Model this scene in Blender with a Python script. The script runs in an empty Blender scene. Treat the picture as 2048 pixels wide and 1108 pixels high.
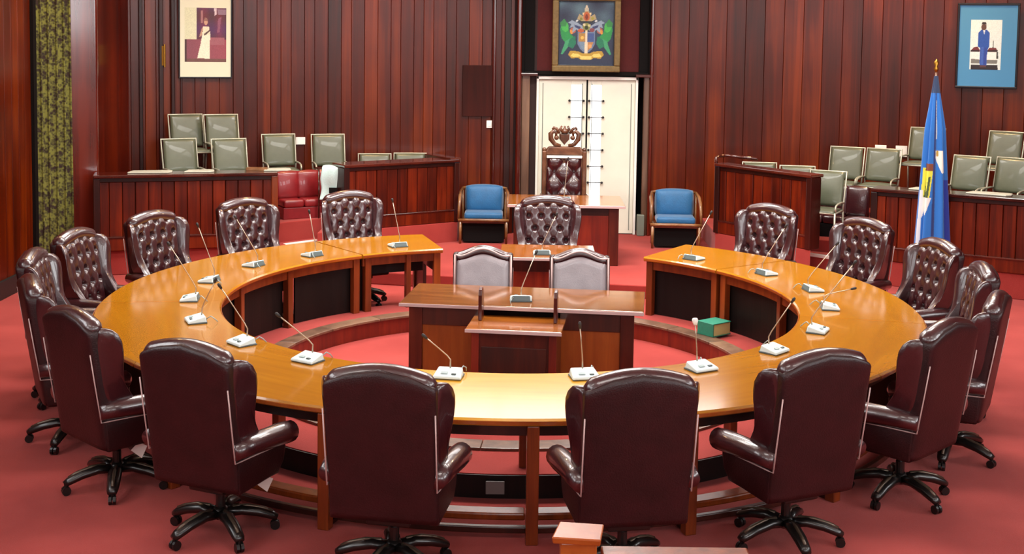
import bpy, bmesh, math, random
from mathutils import Vector, Matrix
from math import sin, cos, pi, radians as rad, atan2, sqrt, exp
random.seed(7)
sc = bpy.context.scene
COL = sc.collection

# ---------------------------------------------------------------- camera
cam_d = bpy.data.cameras.new('camera'); cam = bpy.data.objects.new('camera', cam_d); COL.objects.link(cam)
cam_d.sensor_width = 36; cam_d.lens = 2443.66/2048*36; cam_d.shift_y = -(554-260)/2048; cam_d.clip_end = 100
PI_, YA, RO = 0.0748846, 0.0012563, 0.0140629
fw = Vector((sin(YA)*cos(PI_), cos(YA)*cos(PI_), -sin(PI_)))
r0 = Vector((cos(YA), -sin(YA), 0)); u0 = r0.cross(fw)
rt = cos(RO)*r0 + sin(RO)*u0; up = -sin(RO)*r0 + cos(RO)*u0
m = Matrix((rt, up, -fw)).transposed().to_4x4(); m.translation = Vector((-0.01645, -10.2005, 2.92469))
cam.matrix_world = m
sc.camera = cam
# ---------------------------------------------------------------- exposure, world, lights
sc.view_settings.view_transform = 'Standard'; sc.view_settings.look = 'None'
sc.view_settings.exposure = 0.22; sc.view_settings.gamma = 1.0; sc.view_settings.use_curve_mapping = False
w = bpy.data.worlds.new('world'); sc.world = w; w.use_nodes = True
w.node_tree.nodes['Background'].inputs[0].default_value = (0.9, 0.95, 1, 1)
w.node_tree.nodes['Background'].inputs[1].default_value = 0.1

def area(name, loc, size, power, color=(1, 1, 1), target=None, rot=None):
    d = bpy.data.lights.new(name, 'AREA'); d.shape = 'RECTANGLE'; d.size, d.size_y = size
    d.energy = power; d.color = color
    o = bpy.data.objects.new(name, d); COL.objects.link(o); o.location = loc
    if target is not None:
        o.rotation_euler = (Vector(target)-Vector(loc)).to_track_quat('-Z', 'Y').to_euler()
    return o
CEIL = 5.3
rad_ = math.radians
LAMPS = [(-3.2, 3.1, 130), (0.6, 3.8, 170), (4.4, 3.1, 130), (-2.2, 0.4, 70), (0.4, 0.6, 160), (3.0, 0.4, 70),
         (-3.4, -6.4, 20), (0.4, -6.4, 30), (4.2, -6.4, 20)]  # last row: unseen lamps added for sheen on the far chairs
LAMPN = ['over the left gallery', 'over the presiding desk', 'over the right gallery', 'over the left of the ring table', 'over the middle of the ring table', 'over the right of the ring table',
         'added far forward at left for chair sheen', 'added far forward in the middle for chair sheen', 'added far forward at right for chair sheen']
for (x, y, p) in LAMPS:
    area('ceiling_lamp_light', (x, y, CEIL-0.08), (2.2, 1.0), p, (1, 0.97, 0.92)).data.spread = rad_(140)
SPOTS = [(4.9, 5.5, 150, 'near the wall above the right gallery'), (-1.9, 5.9, 90, 'near the wall left of the presiding chair'), (-4.9, 2.2, 70, 'near the left wall by the curtain')]
for (x, y, p, nm) in SPOTS:
    area('warm_downlight_beam', (x, y, CEIL-.06), (.6, .6), p, (1, .62, .28), target=(x+(.0 if x > -3 else -.5), y+(.5 if x > -3 else .3), 2.6))
WINDOWS = [  # wall, centre along the wall, power
 ('front', 6.0, 150), ('front', 1.2, 45), ('front', -3.6, 35), ('right', -8.6, 150), ('right', -4.2, 90), ('left', -8.2, 50), ('left', -4.0, 60), ('back', .95, 28)]
WIN_W, WIN_Z0, WIN_Z1 = 3.4, 2.9, 4.8
for wl, c_, p_ in WINDOWS:
    zc = (WIN_Z0+WIN_Z1)/2
    if wl == 'back': area('window_daylight', (c_, 6.86, 4.3), (4.3, 1.1), p_, (0.95, 0.97, 1), target=(c_, 0, 4.0)); continue
    tg = {'front': (c_, 0, zc), 'right': (0, c_, zc), 'left': (0, c_, zc)}[wl]
    loc = {'front': (c_, -13.07, zc), 'right': (8.37, c_, zc), 'left': (-5.44, c_, zc)}[wl]
    area('window_daylight', loc, (WIN_W-.1, WIN_Z1-WIN_Z0-.1), p_, (0.93, 0.97, 1), target=tg)

# ---------------------------------------------------------------- materials
def lin(c):
    return tuple(((v/255)/12.92 if v/255 <= 0.04045 else ((v/255+0.055)/1.055)**2.4) for v in c)
def newmat(name):
    m = bpy.data.materials.new(name); m.use_nodes = True
    return m, m.node_tree.nodes, m.node_tree.links, m.node_tree.nodes['Principled BSDF']
def plain(name, c, rough=0.5, metal=0.0, noise=0.0, nscale=40, bump=0.0, bscale=200, coat=0, emit=0, spec=0.5, sheen=0):
    m, N, L, B = newmat(name); c = lin(c)
    B.inputs['Base Color'].default_value = (*c, 1); B.inputs['Roughness'].default_value = rough
    B.inputs['Metallic'].default_value = metal; B.inputs['Coat Weight'].default_value = coat
    B.inputs['Specular IOR Level'].default_value = spec; B.inputs['Sheen Weight'].default_value = sheen
    if emit:
        B.inputs['Emission Color'].default_value = (*c, 1); B.inputs['Emission Strength'].default_value = emit
    tc = N.new('ShaderNodeTexCoord')
    if noise:
        n = N.new('ShaderNodeTexNoise'); n.inputs['Scale'].default_value = nscale; n.inputs['Detail'].default_value = 5
        L.new(tc.outputs['Object'], n.inputs['Vector'])
        r = N.new('ShaderNodeValToRGB'); L.new(n.outputs['Fac'], r.inputs[0])
        r.color_ramp.elements[0].position = .3; r.color_ramp.elements[1].position = .7
        r.color_ramp.elements[0].color = (*[v*(1-noise) for v in c], 1); r.color_ramp.elements[1].color = (*[min(1, v*(1+noise)) for v in c], 1)
        L.new(r.outputs[0], B.inputs['Base Color'])
    if bump:
        n2 = N.new('ShaderNodeTexNoise'); n2.inputs['Scale'].default_value = bscale; L.new(tc.outputs['Object'], n2.inputs['Vector'])
        b = N.new('ShaderNodeBump'); b.inputs['Strength'].default_value = bump; b.inputs['Distance'].default_value = 0.01
        L.new(n2.outputs['Fac'], b.inputs['Height']); L.new(b.outputs[0], B.inputs['Normal'])
    return m
def wood(name, dark, mid, light, grain=(14, 14, 0.8), rough=0.3, coat=0.3, big=0.9, rnd=True, bump=0.12, spec=0.5, tone=.10, ramp=(.36, .64), detail=8):
    """stained wood: grain streaks stretched along the axis with the small scale; broad tone drift; per-piece shift"""
    m, N, L, B = newmat(name)
    tc = N.new('ShaderNodeTexCoord'); oi = N.new('ShaderNodeObjectInfo')
    add = N.new('ShaderNodeVectorMath'); add.operation = 'ADD'
    mul = N.new('ShaderNodeMath'); mul.operation = 'MULTIPLY'; mul.inputs[1].default_value = 37.0 if rnd else 0
    L.new(oi.outputs['Random'], mul.inputs[0]); L.new(tc.outputs['Object'], add.inputs[0]); L.new(mul.outputs[0], add.inputs[1])
    mp = N.new('ShaderNodeMapping'); mp.inputs['Scale'].default_value = grain; L.new(add.outputs[0], mp.inputs['Vector'])
    n = N.new('ShaderNodeTexNoise'); n.inputs['Scale'].default_value = 1; n.inputs['Detail'].default_value = detail; n.inputs['Roughness'].default_value = .62
    n.inputs['Distortion'].default_value = .5
    L.new(mp.outputs[0], n.inputs['Vector'])
    n2 = N.new('ShaderNodeTexNoise'); n2.inputs['Scale'].default_value = big; n2.inputs['Detail'].default_value = 3; L.new(add.outputs[0], n2.inputs['Vector'])
    mix = N.new('ShaderNodeMath'); mix.operation = 'MULTIPLY_ADD'; mix.inputs[1].default_value = .55
    L.new(n.outputs['Fac'], mix.inputs[0])
    sc2 = N.new('ShaderNodeMath'); sc2.operation = 'MULTIPLY'; sc2.inputs[1].default_value = .45; L.new(n2.outputs['Fac'], sc2.inputs[0]); L.new(sc2.outputs[0], mix.inputs[2])
    # per-piece tone
    pt = N.new('ShaderNodeMath'); pt.operation = 'MULTIPLY_ADD'; pt.inputs[1].default_value = tone; pt.inputs[2].default_value = -tone/2
    L.new(oi.outputs['Random'], pt.inputs[0])
    ad = N.new('ShaderNodeMath'); L.new(mix.outputs[0], ad.inputs[0]); L.new(pt.outputs[0], ad.inputs[1])
    r = N.new('ShaderNodeValToRGB'); L.new(ad.outputs[0], r.inputs[0]); e = r.color_ramp.elements
    e[0].position = ramp[0]; e[0].color = (*lin(dark), 1); e[1].position = ramp[1]; e[1].color = (*lin(light), 1)
    k = e.new(.5); k.color = (*lin(mid), 1)
    L.new(r.outputs[0], B.inputs['Base Color'])
    B.inputs['Roughness'].default_value = rough; B.inputs['Coat Weight'].default_value = coat; B.inputs['Coat Roughness'].default_value = rough*.6
    B.inputs['Specular IOR Level'].default_value = spec
    b = N.new('ShaderNodeBump'); b.inputs['Strength'].default_value = bump; b.inputs['Distance'].default_value = 0.01
    L.new(n.outputs['Fac'], b.inputs['Height']); L.new(b.outputs[0], B.inputs['Normal'])
    return m
def carpet_mat(name, a, b2):
    m, N, L, B = newmat(name)
    tc = N.new('ShaderNodeTexCoord')
    n = N.new('ShaderNodeTexNoise'); n.inputs['Scale'].default_value = 1.1; n.inputs['Detail'].default_value = 6; L.new(tc.outputs['Object'], n.inputs['Vector'])
    f = N.new('ShaderNodeTexNoise'); f.inputs['Scale'].default_value = 260; L.new(tc.outputs['Object'], f.inputs['Vector'])
    mx = N.new('ShaderNodeMath'); mx.operation = 'MULTIPLY_ADD'; mx.inputs[1].default_value = .35; L.new(f.outputs['Fac'], mx.inputs[0])
    s = N.new('ShaderNodeMath'); s.operation = 'MULTIPLY'; s.inputs[1].default_value = .65; L.new(n.outputs['Fac'], s.inputs[0]); L.new(s.outputs[0], mx.inputs[2])
    r = N.new('ShaderNodeValToRGB'); L.new(mx.outputs[0], r.inputs[0]); e = r.color_ramp.elements
    e[0].position = .38; e[1].position = .62; e[0].color = (*lin(a), 1); e[1].color = (*lin(b2), 1)
    L.new(r.outputs[0], B.inputs['Base Color']); B.inputs['Roughness'].default_value = .95; B.inputs['Specular IOR Level'].default_value = .1
    B.inputs['Sheen Weight'].default_value = .1
    b = N.new('ShaderNodeBump'); b.inputs['Strength'].default_value = .5; b.inputs['Distance'].default_value = .004
    L.new(f.outputs['Fac'], b.inputs['Height']); L.new(b.outputs[0], B.inputs['Normal'])
    return m
def vcol_mat(name, rough=.6, coat=0, sheen=0):
    m, N, L, B = newmat(name); a = N.new('ShaderNodeAttribute'); a.attribute_name = 'paint'
    L.new(a.outputs['Color'], B.inputs['Base Color']); B.inputs['Roughness'].default_value = rough; B.inputs['Coat Weight'].default_value = coat
    B.inputs['Sheen Weight'].default_value = sheen
    return m

M = {}
M['carpet'] = carpet_mat('red_carpet', (134, 43, 39), (162, 62, 56))
M['wall'] = wood('mahogany_planks', (44, 9, 1), (76, 19, 1), (116, 43, 2), grain=(9, 9, .28), rough=.28, coat=.06, big=.6, tone=.07, spec=.36, ramp=(.34, .66), bump=.06)
M['pier'] = wood('polished_pier_wood', (44, 9, 5), (70, 16, 8), (96, 26, 10), grain=(9, 9, .28), rough=.2, coat=.7, spec=.6, bump=.08)
M['walldark'] = wood('dark_mahogany', (26, 5, 3), (42, 10, 5), (60, 15, 7), grain=(12, 12, .5), rough=.35, coat=.06, spec=.35)
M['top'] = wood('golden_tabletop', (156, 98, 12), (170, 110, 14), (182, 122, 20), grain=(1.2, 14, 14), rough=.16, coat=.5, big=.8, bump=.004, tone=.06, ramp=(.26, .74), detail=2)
M['toplight'] = wood('pale_golden_tabletop_with_shine', (206, 142, 28), (220, 160, 40), (230, 174, 58), grain=(1.6, 14, 14), rough=.17, coat=.5, big=.8, bump=.004, tone=.04, ramp=(.26, .74), detail=2)  # lighter segment wood, with the bright reflection also put into its colour
M['edge'] = wood('table_edge_wood', (120, 52, 14), (150, 70, 22), (172, 90, 34), grain=(3, 3, 3), rough=.25)
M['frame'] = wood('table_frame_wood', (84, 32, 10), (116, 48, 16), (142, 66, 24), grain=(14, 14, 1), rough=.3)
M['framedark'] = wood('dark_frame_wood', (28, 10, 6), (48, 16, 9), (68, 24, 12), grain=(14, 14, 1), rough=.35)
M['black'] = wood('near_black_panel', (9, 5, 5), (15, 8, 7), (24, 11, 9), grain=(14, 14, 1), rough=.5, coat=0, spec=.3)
M['desktop'] = wood('brown_desktop', (98, 56, 20), (124, 74, 30), (144, 92, 44), grain=(1.4, 14, 14), rough=.13, coat=.6, bump=.02)
M['desktopor'] = wood('orange_desktop', (122, 64, 18), (146, 82, 26), (164, 98, 38), grain=(1.4, 14, 14), rough=.15, coat=.6, bump=.02)
M['deskpanel'] = wood('orange_desk_panel', (116, 52, 14), (140, 66, 20), (158, 82, 28), grain=(12, 12, 1), rough=.3)
M['deskpanelred'] = wood('red_desk_panel', (76, 18, 12), (104, 28, 16), (128, 40, 20), grain=(12, 12, 1), rough=.3)
M['deskbody'] = wood('desk_body_wood', (40, 12, 8), (66, 20, 12), (90, 32, 18), grain=(12, 12, 1), rough=.28)
M['bench'] = wood('gallery_planks', (52, 10, 3), (82, 20, 4), (112, 34, 7), grain=(18, 18, .8), rough=.32, coat=.08, big=1.2, spec=.36)
M['rail'] = wood('gallery_rail', (44, 14, 10), (66, 22, 14), (84, 32, 20), grain=(3, 3, 3), rough=.16, coat=.6)
M['leather'] = plain('maroon_leather', (52, 14, 19), rough=.3, noise=.2, nscale=7, bump=.12, bscale=90, coat=.6, spec=.8)
M['leatherback'] = plain('maroon_leather_back', (38, 8, 11), rough=.42, noise=.3, nscale=9, bump=.2, bscale=120, spec=.45)
M['leathersheen'] = plain('smooth_leather_painted_sheen', (152, 144, 148), rough=.3, noise=.12, nscale=6, bump=.1, bscale=90, coat=.3)  # grey sheen of light on the leather put into the base colour
M['button'] = plain('button_with_hole_shade', (12, 4, 6), rough=.6)  # tuft button, its black also carrying the shade of the hole
M['piping'] = plain('pale_piping', (188, 160, 156), rough=.4)
M['blackmetal'] = plain('black_base', (18, 14, 13), rough=.3, coat=.2)
M['bronze'] = plain('bronze_base_ridge', (84, 70, 58), rough=.3, metal=.5)  # bronze-toned ridge along each chair base leg
M['caster'] = plain('caster_black', (14, 13, 13), rough=.35)
M['micbody'] = plain('pale_microphone_plastic', (206, 222, 222), rough=.35)
M['micunder'] = plain('grey_microphone_underside', (84, 98, 100), rough=.4)
M['micgrill'] = plain('grey_microphone_grille', (150, 168, 170), rough=.5)
M['steel'] = plain('gooseneck_steel', (178, 160, 140), rough=.3, metal=.7)
M['michead'] = plain('microphone_head', (34, 30, 30), rough=.6)
M['whitefoam'] = plain('white_foam', (228, 226, 224), rough=.8)
M['chrome'] = plain('pale_tube_metal', (168, 166, 148), rough=.35, metal=.4)
M['pad'] = plain('grey_green_vinyl', (84, 88, 70), rough=.36, noise=.1, nscale=8, coat=.2)
M['tablet'] = plain('writing_tablet_laminate', (186, 184, 168), rough=.3)
M['redleather'] = plain('red_bench_leather', (124, 26, 30), rough=.34, noise=.15, nscale=8, coat=.25)
M['bluecush'] = plain('blue_cushion_fabric', (10, 86, 134), rough=.55, noise=.12, nscale=12, bump=.25, bscale=60, sheen=.3)
M['chairwood'] = wood('armchair_wood', (92, 56, 26), (120, 78, 42), (148, 104, 66), grain=(9, 9, 9), rough=.3)
M['carved'] = wood('carved_dark_wood', (60, 34, 20), (92, 54, 34), (122, 80, 54), grain=(9, 9, 9), rough=.3)
M['white'] = plain('white_paint', (238, 238, 230), rough=.4)
M['doorleaf'] = plain('ivory_door_panel', (222, 224, 208), rough=.45, noise=.04, nscale=3)
M['daylight'] = plain('daylit_glass', (255, 255, 255), rough=.2, emit=2.2)
M['skypane'] = plain('sky_lit_pane', (255, 255, 255), rough=.2, emit=1.2)
M['burgundy'] = plain('burgundy_panel', (76, 20, 20), rough=.65, spec=.25, noise=.12, nscale=60)
M['jamb'] = wood('brown_jamb', (74, 50, 36), (104, 74, 56), (126, 96, 74), grain=(10, 10, .8), rough=.4)
M['dark'] = plain('black_reveal', (10, 6, 6), rough=.7, spec=.15)
M['gold'] = plain('dull_gold_frame', (112, 92, 52), rough=.4, metal=.25, noise=.2, nscale=30)
M['frameblack'] = plain('black_picture_frame', (22, 20, 26), rough=.3)
M['mount'] = plain('cream_mount', (226, 230, 206), rough=.6)
M['bluemount'] = plain('blue_mount', (76, 146, 196), rough=.5)
M['greymount'] = plain('grey_green_block', (110, 118, 108), rough=.6)
M['paint'] = vcol_mat('painted_picture', .5)
M['flag'] = vcol_mat('flag_cloth', .7, sheen=.3)
M['brass'] = plain('brass', (176, 130, 50), rough=.3, metal=.9)
M['paper'] = plain('white_paper', (238, 236, 230), rough=.7)
M['towel'] = plain('pale_blue_towel', (196, 226, 222), rough=.9, bump=.4, bscale=90)
M['nosing'] = plain('pale_step_nosing', (246, 232, 222), rough=.35)
M['skirt'] = plain('black_skirting', (20, 24, 24), rough=.45)
M['ceil'] = plain('ceiling_white', (214, 208, 198), rough=.9)
M['lampglow'] = plain('lamp_diffuser', (255, 250, 240), rough=.5, emit=2)
M['green'] = plain('green_book_cloth', (38, 124, 100), rough=.5, noise=.1)
M['pages'] = plain('yellowed_pages', (196, 196, 130), rough=.8)
M['outlet'] = plain('grey_floor_socket', (120, 116, 114), rough=.5)
M['darkrect'] = wood('black_brown_rectangle', (30, 7, 4), (44, 10, 6), (58, 15, 8), grain=(10, 10, .8), rough=.7, coat=0, spec=.2)
M['wallback'] = plain('dark_joint', (40, 11, 6), rough=.7)
# curtain pattern
def curtain_mat():
    m, N, L, B = newmat('olive_patterned_curtain')
    tc = N.new('ShaderNodeTexCoord'); v = N.new('ShaderNodeTexVoronoi'); v.inputs['Scale'].default_value = 34
    n = N.new('ShaderNodeTexNoise'); n.inputs['Scale'].default_value = 15; n.inputs['Detail'].default_value = 5
    L.new(tc.outputs['Object'], n.inputs['Vector']); L.new(tc.outputs['Object'], v.inputs['Vector'])
    mx = N.new('ShaderNodeMath'); mx.operation = 'MULTIPLY_ADD'; mx.inputs[1].default_value = .35; L.new(v.outputs['Distance'], mx.inputs[0]); L.new(n.outputs['Fac'], mx.inputs[2])
    r = N.new('ShaderNodeValToRGB'); L.new(mx.outputs[0], r.inputs[0]); e = r.color_ramp.elements
    e[0].position = .48; e[0].color = (*lin((38, 12, 8)), 1); e[1].position = .80; e[1].color = (*lin((112, 112, 44)), 1)
    a = e.new(.56); a.color = (*lin((44, 34, 14)), 1); b = e.new(.66); b.color = (*lin((74, 72, 26)), 1)
    L.new(r.outputs[0], B.inputs['Base Color']); B.inputs['Roughness'].default_value = .8
    return m
M['curtain'] = curtain_mat()

# ---------------------------------------------------------------- mesh helpers
class MB:
    def __init__(s): s.v = []; s.f = []
    def quad(s, a, b, c, d):
        n = len(s.v); s.v += [Vector(p) for p in (a, b, c, d)]; s.f.append((n, n+1, n+2, n+3))
    def box(s, x0, x1, y0, y1, z0, z1, mat=None):
        n = len(s.v); P = [Vector((x, y, z)) for z in (z0, z1) for (x, y) in ((x0, y0), (x1, y0), (x1, y1), (x0, y1))]
        if mat is not None: P = [mat @ p for p in P]
        s.v += P
        s.f += [(n+3, n+2, n+1, n), (n+4, n+5, n+6, n+7)] + [(n+i, n+(i+1) % 4, n+4+(i+1) % 4, n+4+i) for i in range(4)]
        return s
    def hexa(s, bottom, top):
        n = len(s.v); s.v += [Vector(p) for p in bottom+top]; k = len(bottom)
        s.f.append(tuple(n+k-1-i for i in range(k))); s.f.append(tuple(n+k+i for i in range(k)))
        s.f += [(n+i, n+(i+1) % k, n+k+(i+1) % k, n+k+i) for i in range(k)]
        return s
    def prism(s, pts, z0, z1):   # pts ccw in xy
        return s.hexa([(x, y, z0) for x, y in pts], [(x, y, z1) for x, y in pts])
    def prismx(s, pts, x0, x1):  # outline in (y,z)
        return s.hexa([(x0, y, z) for y, z in pts], [(x1, y, z) for y, z in pts])
    def tube(s, pts, r, n=8, caps=True, flat=1.0):
        pts = [Vector(p) for p in pts]; rs = r if isinstance(r, (list, tuple)) else [r]*len(pts)
        base = len(s.v); prev = None
        for i, p in enumerate(pts):
            t = (pts[min(i+1, len(pts)-1)]-pts[max(i-1, 0)]).normalized()
            if prev is None:
                a = Vector((0, 0, 1)) if abs(t.z) < .9 else Vector((1, 0, 0)); prev = t.cross(a).normalized()
            prev = (prev - t*prev.dot(t)).normalized(); b = t.cross(prev)
            for k in range(n):
                an = 2*pi*k/n; s.v.append(p + prev*cos(an)*rs[i] + b*sin(an)*rs[i]*flat)
        for i in range(len(pts)-1):
            for k in range(n):
                a = base+i*n+k; b = base+i*n+(k+1) % n; s.f.append((a, b, b+n, a+n))
        if caps:
            s.f.append(tuple(base+n-1-k for k in range(n))); s.f.append(tuple(base+(len(pts)-1)*n+k for k in range(n)))
        return s
    def lathe(s, prof, cx=0, cy=0, n=16, z=0):
        return s.tube([(cx, cy, z+p[1]) for p in prof], [p[0] for p in prof], n)
    def ball(s, c, r, n=8, sx=1, sy=1, sz=1):
        base = len(s.v); c = Vector(c)
        for i in range(1, n):
            th = pi*i/n
            for k in range(n*2):
                ph = pi*k/n; s.v.append(c+Vector((r*sx*sin(th)*cos(ph), r*sy*sin(th)*sin(ph), r*sz*cos(th))))
        t = len(s.v); s.v += [c+Vector((0, 0, r*sz)), c-Vector((0, 0, r*sz))]; q = 2*n
        for i in range(n-2):
            for k in range(q):
                a = base+i*q+k; b = base+i*q+(k+1) % q; s.f.append((a, a+q, b+q, b))
        for k in range(q):
            s.f.append((t, base+k, base+(k+1) % q)); e = base+(n-2)*q; s.f.append((t+1, e+(k+1) % q, e+k))
        return s
    def grid(s, fn, nu, nv, closed_u=False):
        base = len(s.v)
        for i in range(nu):
            for j in range(nv): s.v.append(Vector(fn(i/(nu-1) if not closed_u else i/nu, j/(nv-1))))
        for i in range(nu if closed_u else nu-1):
            for j in range(nv-1):
                a = base+i*nv+j; b = base+((i+1) % nu)*nv+j; s.f.append((a, b, b+1, a+1))
        return s
    def arc(s, r0_, r1_, z0, z1, a0, a1, n=None):   # annular sector, azimuth from +y clockwise, degrees, a0<a1
        n = n or max(2, int(abs(a1-a0)/3)+1); base = len(s.v)
        for i in range(n+1):
            a = rad(a0+(a1-a0)*i/n)
            for (r, z) in ((r0_, z0), (r1_, z0), (r1_, z1), (r0_, z1)): s.v.append(Vector((r*sin(a), r*cos(a), z)))
        for i in range(n):
            for k in range(4):
                a = base+i*4+k; b = base+i*4+(k+1) % 4; s.f.append((a, b, b+4, a+4))
        s.f.append((base+3, base+2, base+1, base)); e = base+n*4; s.f.append((e, e+1, e+2, e+3))
        return s
    def build(s, name, mat, parent=None, smooth=False, bevel=0, seg=2, sub=0, loc=None, rotz=None, fixn=True):
        me = bpy.data.meshes.new(name); me.from_pydata([tuple(v) for v in s.v], [], s.f); me.update()
        if fixn:
            bm = bmesh.new(); bm.from_mesh(me); bmesh.ops.recalc_face_normals(bm, faces=bm.faces); bm.to_mesh(me); bm.free()
        o = bpy.data.objects.new(name, me); COL.objects.link(o)
        if mat is not None: me.materials.append(mat if not isinstance(mat, str) else M[mat])
        if smooth: me.polygons.foreach_set('use_smooth', [True]*len(me.polygons))
        if bevel:
            b = o.modifiers.new('bevel', 'BEVEL'); b.width = bevel; b.segments = seg; b.limit_method = 'ANGLE'; b.angle_limit = rad(40)
            if not smooth: b.harden_normals = False
        if sub:
            q = o.modifiers.new('subdivision', 'SUBSURF'); q.levels = sub; q.render_levels = sub
        if smooth and bevel == 0 and not sub:
            pass
        if loc is not None: o.location = loc
        if rotz is not None: o.rotation_euler = (0, 0, rotz)
        if parent is not None: o.parent = parent
        return o
def tag(o, label=None, cat=None, group=None, kind=None):
    if label: o['label'] = label
    if cat: o['category'] = cat
    if group: o['group'] = group
    if kind: o['kind'] = kind
    return o
def thing(name, label, cat, loc=(0, 0, 0), rotz=0, group=None):
    o = bpy.data.objects.new(name, None); COL.objects.link(o); o.location = loc; o.rotation_euler = (0, 0, rotz); o.empty_display_size = .1
    return tag(o, label, cat, group)
def struct(o): o['kind'] = 'structure'; return o
KIDS = {}
def dup(root, loc, rotz, label=None, group=None):
    def cp(o, par):
        c = o.copy(); COL.objects.link(c)
        if par is not None: c.parent = par
        for k in list(o.children): cp(k, c)
        return c
    r = cp(root, None); r.location = loc; r.rotation_euler = (0, 0, rotz)
    if label: r['label'] = label
    if group: r['group'] = group
    return r
def boxo(name, mat, x0, x1, y0, y1, z0, z1, parent=None, bevel=.004, **k):
    return MB().box(x0, x1, y0, y1, z0, z1).build(name, mat, parent, bevel=bevel, **k)

def frame_rect(mb, W, H, w_, y0, y1, x=0, z=0):
    mb.box(x-W/2, x+W/2, y0, y1, z, z+w_).box(x-W/2, x+W/2, y0, y1, z+H-w_, z+H).box(x-W/2, x-W/2+w_, y0, y1, z+w_, z+H-w_).box(x+W/2-w_, x+W/2, y0, y1, z+w_, z+H-w_)
    return mb
# ---------------------------------------------------------------- room shell
WCX, WCY, WR = .95, -7.9, 15.0
def wy(x, off=0): return WCY + sqrt((WR-off)**2-(x-WCX)**2)
def wang(x): return math.asin((x-WCX)/WR)           # azimuth of the wall point seen from its centre
struct(boxo('floor', 'carpet', -9, 9, -13.3, 8.2, -.2, 0, bevel=0))
struct(boxo('ceiling', 'ceil', -9, 9, -13.3, 8.2, CEIL, CEIL+.2, bevel=0))
wb = MB()
n = 40; xs = [-6.2+(9.2+6.2)*i/n for i in range(n+1)]
for a, b in zip(xs[:-1], xs[1:]):
    if a > .0 and b < 2.05: continue
    wb.hexa([(a, wy(a)+.05, 0), (b, wy(b)+.05, 0), (b, wy(b)+.2, 0), (a, wy(a)+.2, 0)], [(a, wy(a)+.05, CEIL), (b, wy(b)+.05, CEIL), (b, wy(b)+.2, CEIL), (a, wy(a)+.2, CEIL)])
wall_back = struct(wb.build('wall_back', 'wallback'))
plank = None
def add_plank(par, x, y, ang, wdt):
    global plank
    key = round(wdt, 4)
    if key not in KIDS:
        p = MB().box(-wdt/2, wdt/2, -.015, .02, 0, CEIL).build('plank', 'wall', par, bevel=.004, seg=1); KIDS[key] = p
    else:
        p = KIDS[key].copy(); COL.objects.link(p); p.parent = par
    p.location = (x, y, 0); p.rotation_euler = (0, 0, ang)
    return p
step = .262/WR
k = 0
a = wang(1.95)+step/2
while a < wang(8.4):
    j = random.uniform(-.004, .006)
    add_plank(wall_back, WCX+(WR+.015+j)*sin(a), WCY+(WR+.015+j)*cos(a), -a, .2595); a += step
a = wang(.12)-step*.36
rw = random.Random(3)
while a > wang(-5.4):
    wd = rw.choice((.18, .18, .135)); st = (wd+.0025)/WR
    a -= st/2; j = random.uniform(-.004, .006)
    add_plank(wall_back, WCX+(WR+.015+j)*sin(a), WCY+(WR+.015+j)*cos(a), -a, wd); a -= st/2
# left wall
wall_left = struct(boxo('wall_left', 'wallback', -5.8, -5.6, -13.2, 3.93, 0, CEIL, bevel=0))
y = 3.93-.09
while y > .2:
    p = add_plank(wall_left, -5.585+random.uniform(-.003, .004), y, pi/2, .18); y -= .186
struct(boxo('wall_left_boarding', 'wall', -5.6, -5.57, -13.2, .3, 0, CEIL, bevel=0)).name = 'wall_left.001'
struct(boxo('baseboard_left', 'skirt', -5.57, -5.53, -13.2, 3.93, 0, .2, bevel=.004))
struct(boxo('wall_right', 'wall', 8.5, 8.7, -13.2, 8, 0, CEIL, bevel=0))
struct(boxo('wall_front', 'ceil', -9, 9, -13.4, -13.2, 0, CEIL, bevel=0))
# high windows in the walls beside and behind the camera
for i, (wl, c_, p_) in enumerate(WINDOWS):
    if wl == 'back':
        f = MB(); frame_rect(f, 4.5, 1.3, .08, -.09, 0)
        for q in (-1.1, 0, 1.1): f.box(q-.025, q+.025, -.08, 0, .08, 1.22)
        wf = struct(f.build('window_%d' % (i+1), 'white')); wf.location = (c_, 6.98, 3.66)
        boxo('pane', 'skypane', -2.17, 2.17, -.03, -.01, .08, 1.22, wf, bevel=0)
        continue
    f = MB(); x0, x1 = -WIN_W/2, WIN_W/2
    for (xa, xb, za, zb_) in ((x0, x1, WIN_Z0, WIN_Z0+.07), (x0, x1, WIN_Z1-.07, WIN_Z1), (x0, x0+.07, WIN_Z0, WIN_Z1), (x1-.07, x1, WIN_Z0, WIN_Z1), (-.03, .03, WIN_Z0, WIN_Z1)):
        f.box(xa, xb, -.09, 0, za, zb_)
    wf = struct(f.build('window_%d' % (i+1), 'white'))
    boxo('pane', 'daylight', x0+.05, x1-.05, -.03, -.01, WIN_Z0+.05, WIN_Z1-.05, wf, bevel=0)
    wf.location, wf.rotation_euler = {'front': ((c_, -13.2, 0), (0, 0, pi)), 'right': ((8.5, c_, 0), (0, 0, -pi/2)), 'left': ((-5.57, c_, 0), (0, 0, pi/2))}[wl]
# left pier with reveal for the curtain
pier = struct(MB().prism([(-5.36, 4.58), (-5.07, 4.73), (-5.04, 5.9), (-5.36, 5.9)], 0, CEIL).build('wall_left_pier', 'pier', bevel=.03, seg=4)); pier.name = 'trim_1'
struct(MB().prism([(-5.40, 4.54), (-5.04, 4.70), (-5.01, 5.1), (-5.40, 5.1)], 0, .27).build('baseboard_pier', 'skirt', bevel=.006)).name = 'baseboard_pier'
struct(boxo('wall_left_reveal', 'dark', -6.2, -5.75, 3.9, 6.0, 0, CEIL, bevel=0)).name = 'wall_left.002'
struct(boxo('trim_23', 'dark', -5.62, -5.535, 3.93, 4.02, 0, CEIL, bevel=0))  # dark strip painting the shade in the gap beside the curtain
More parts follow.
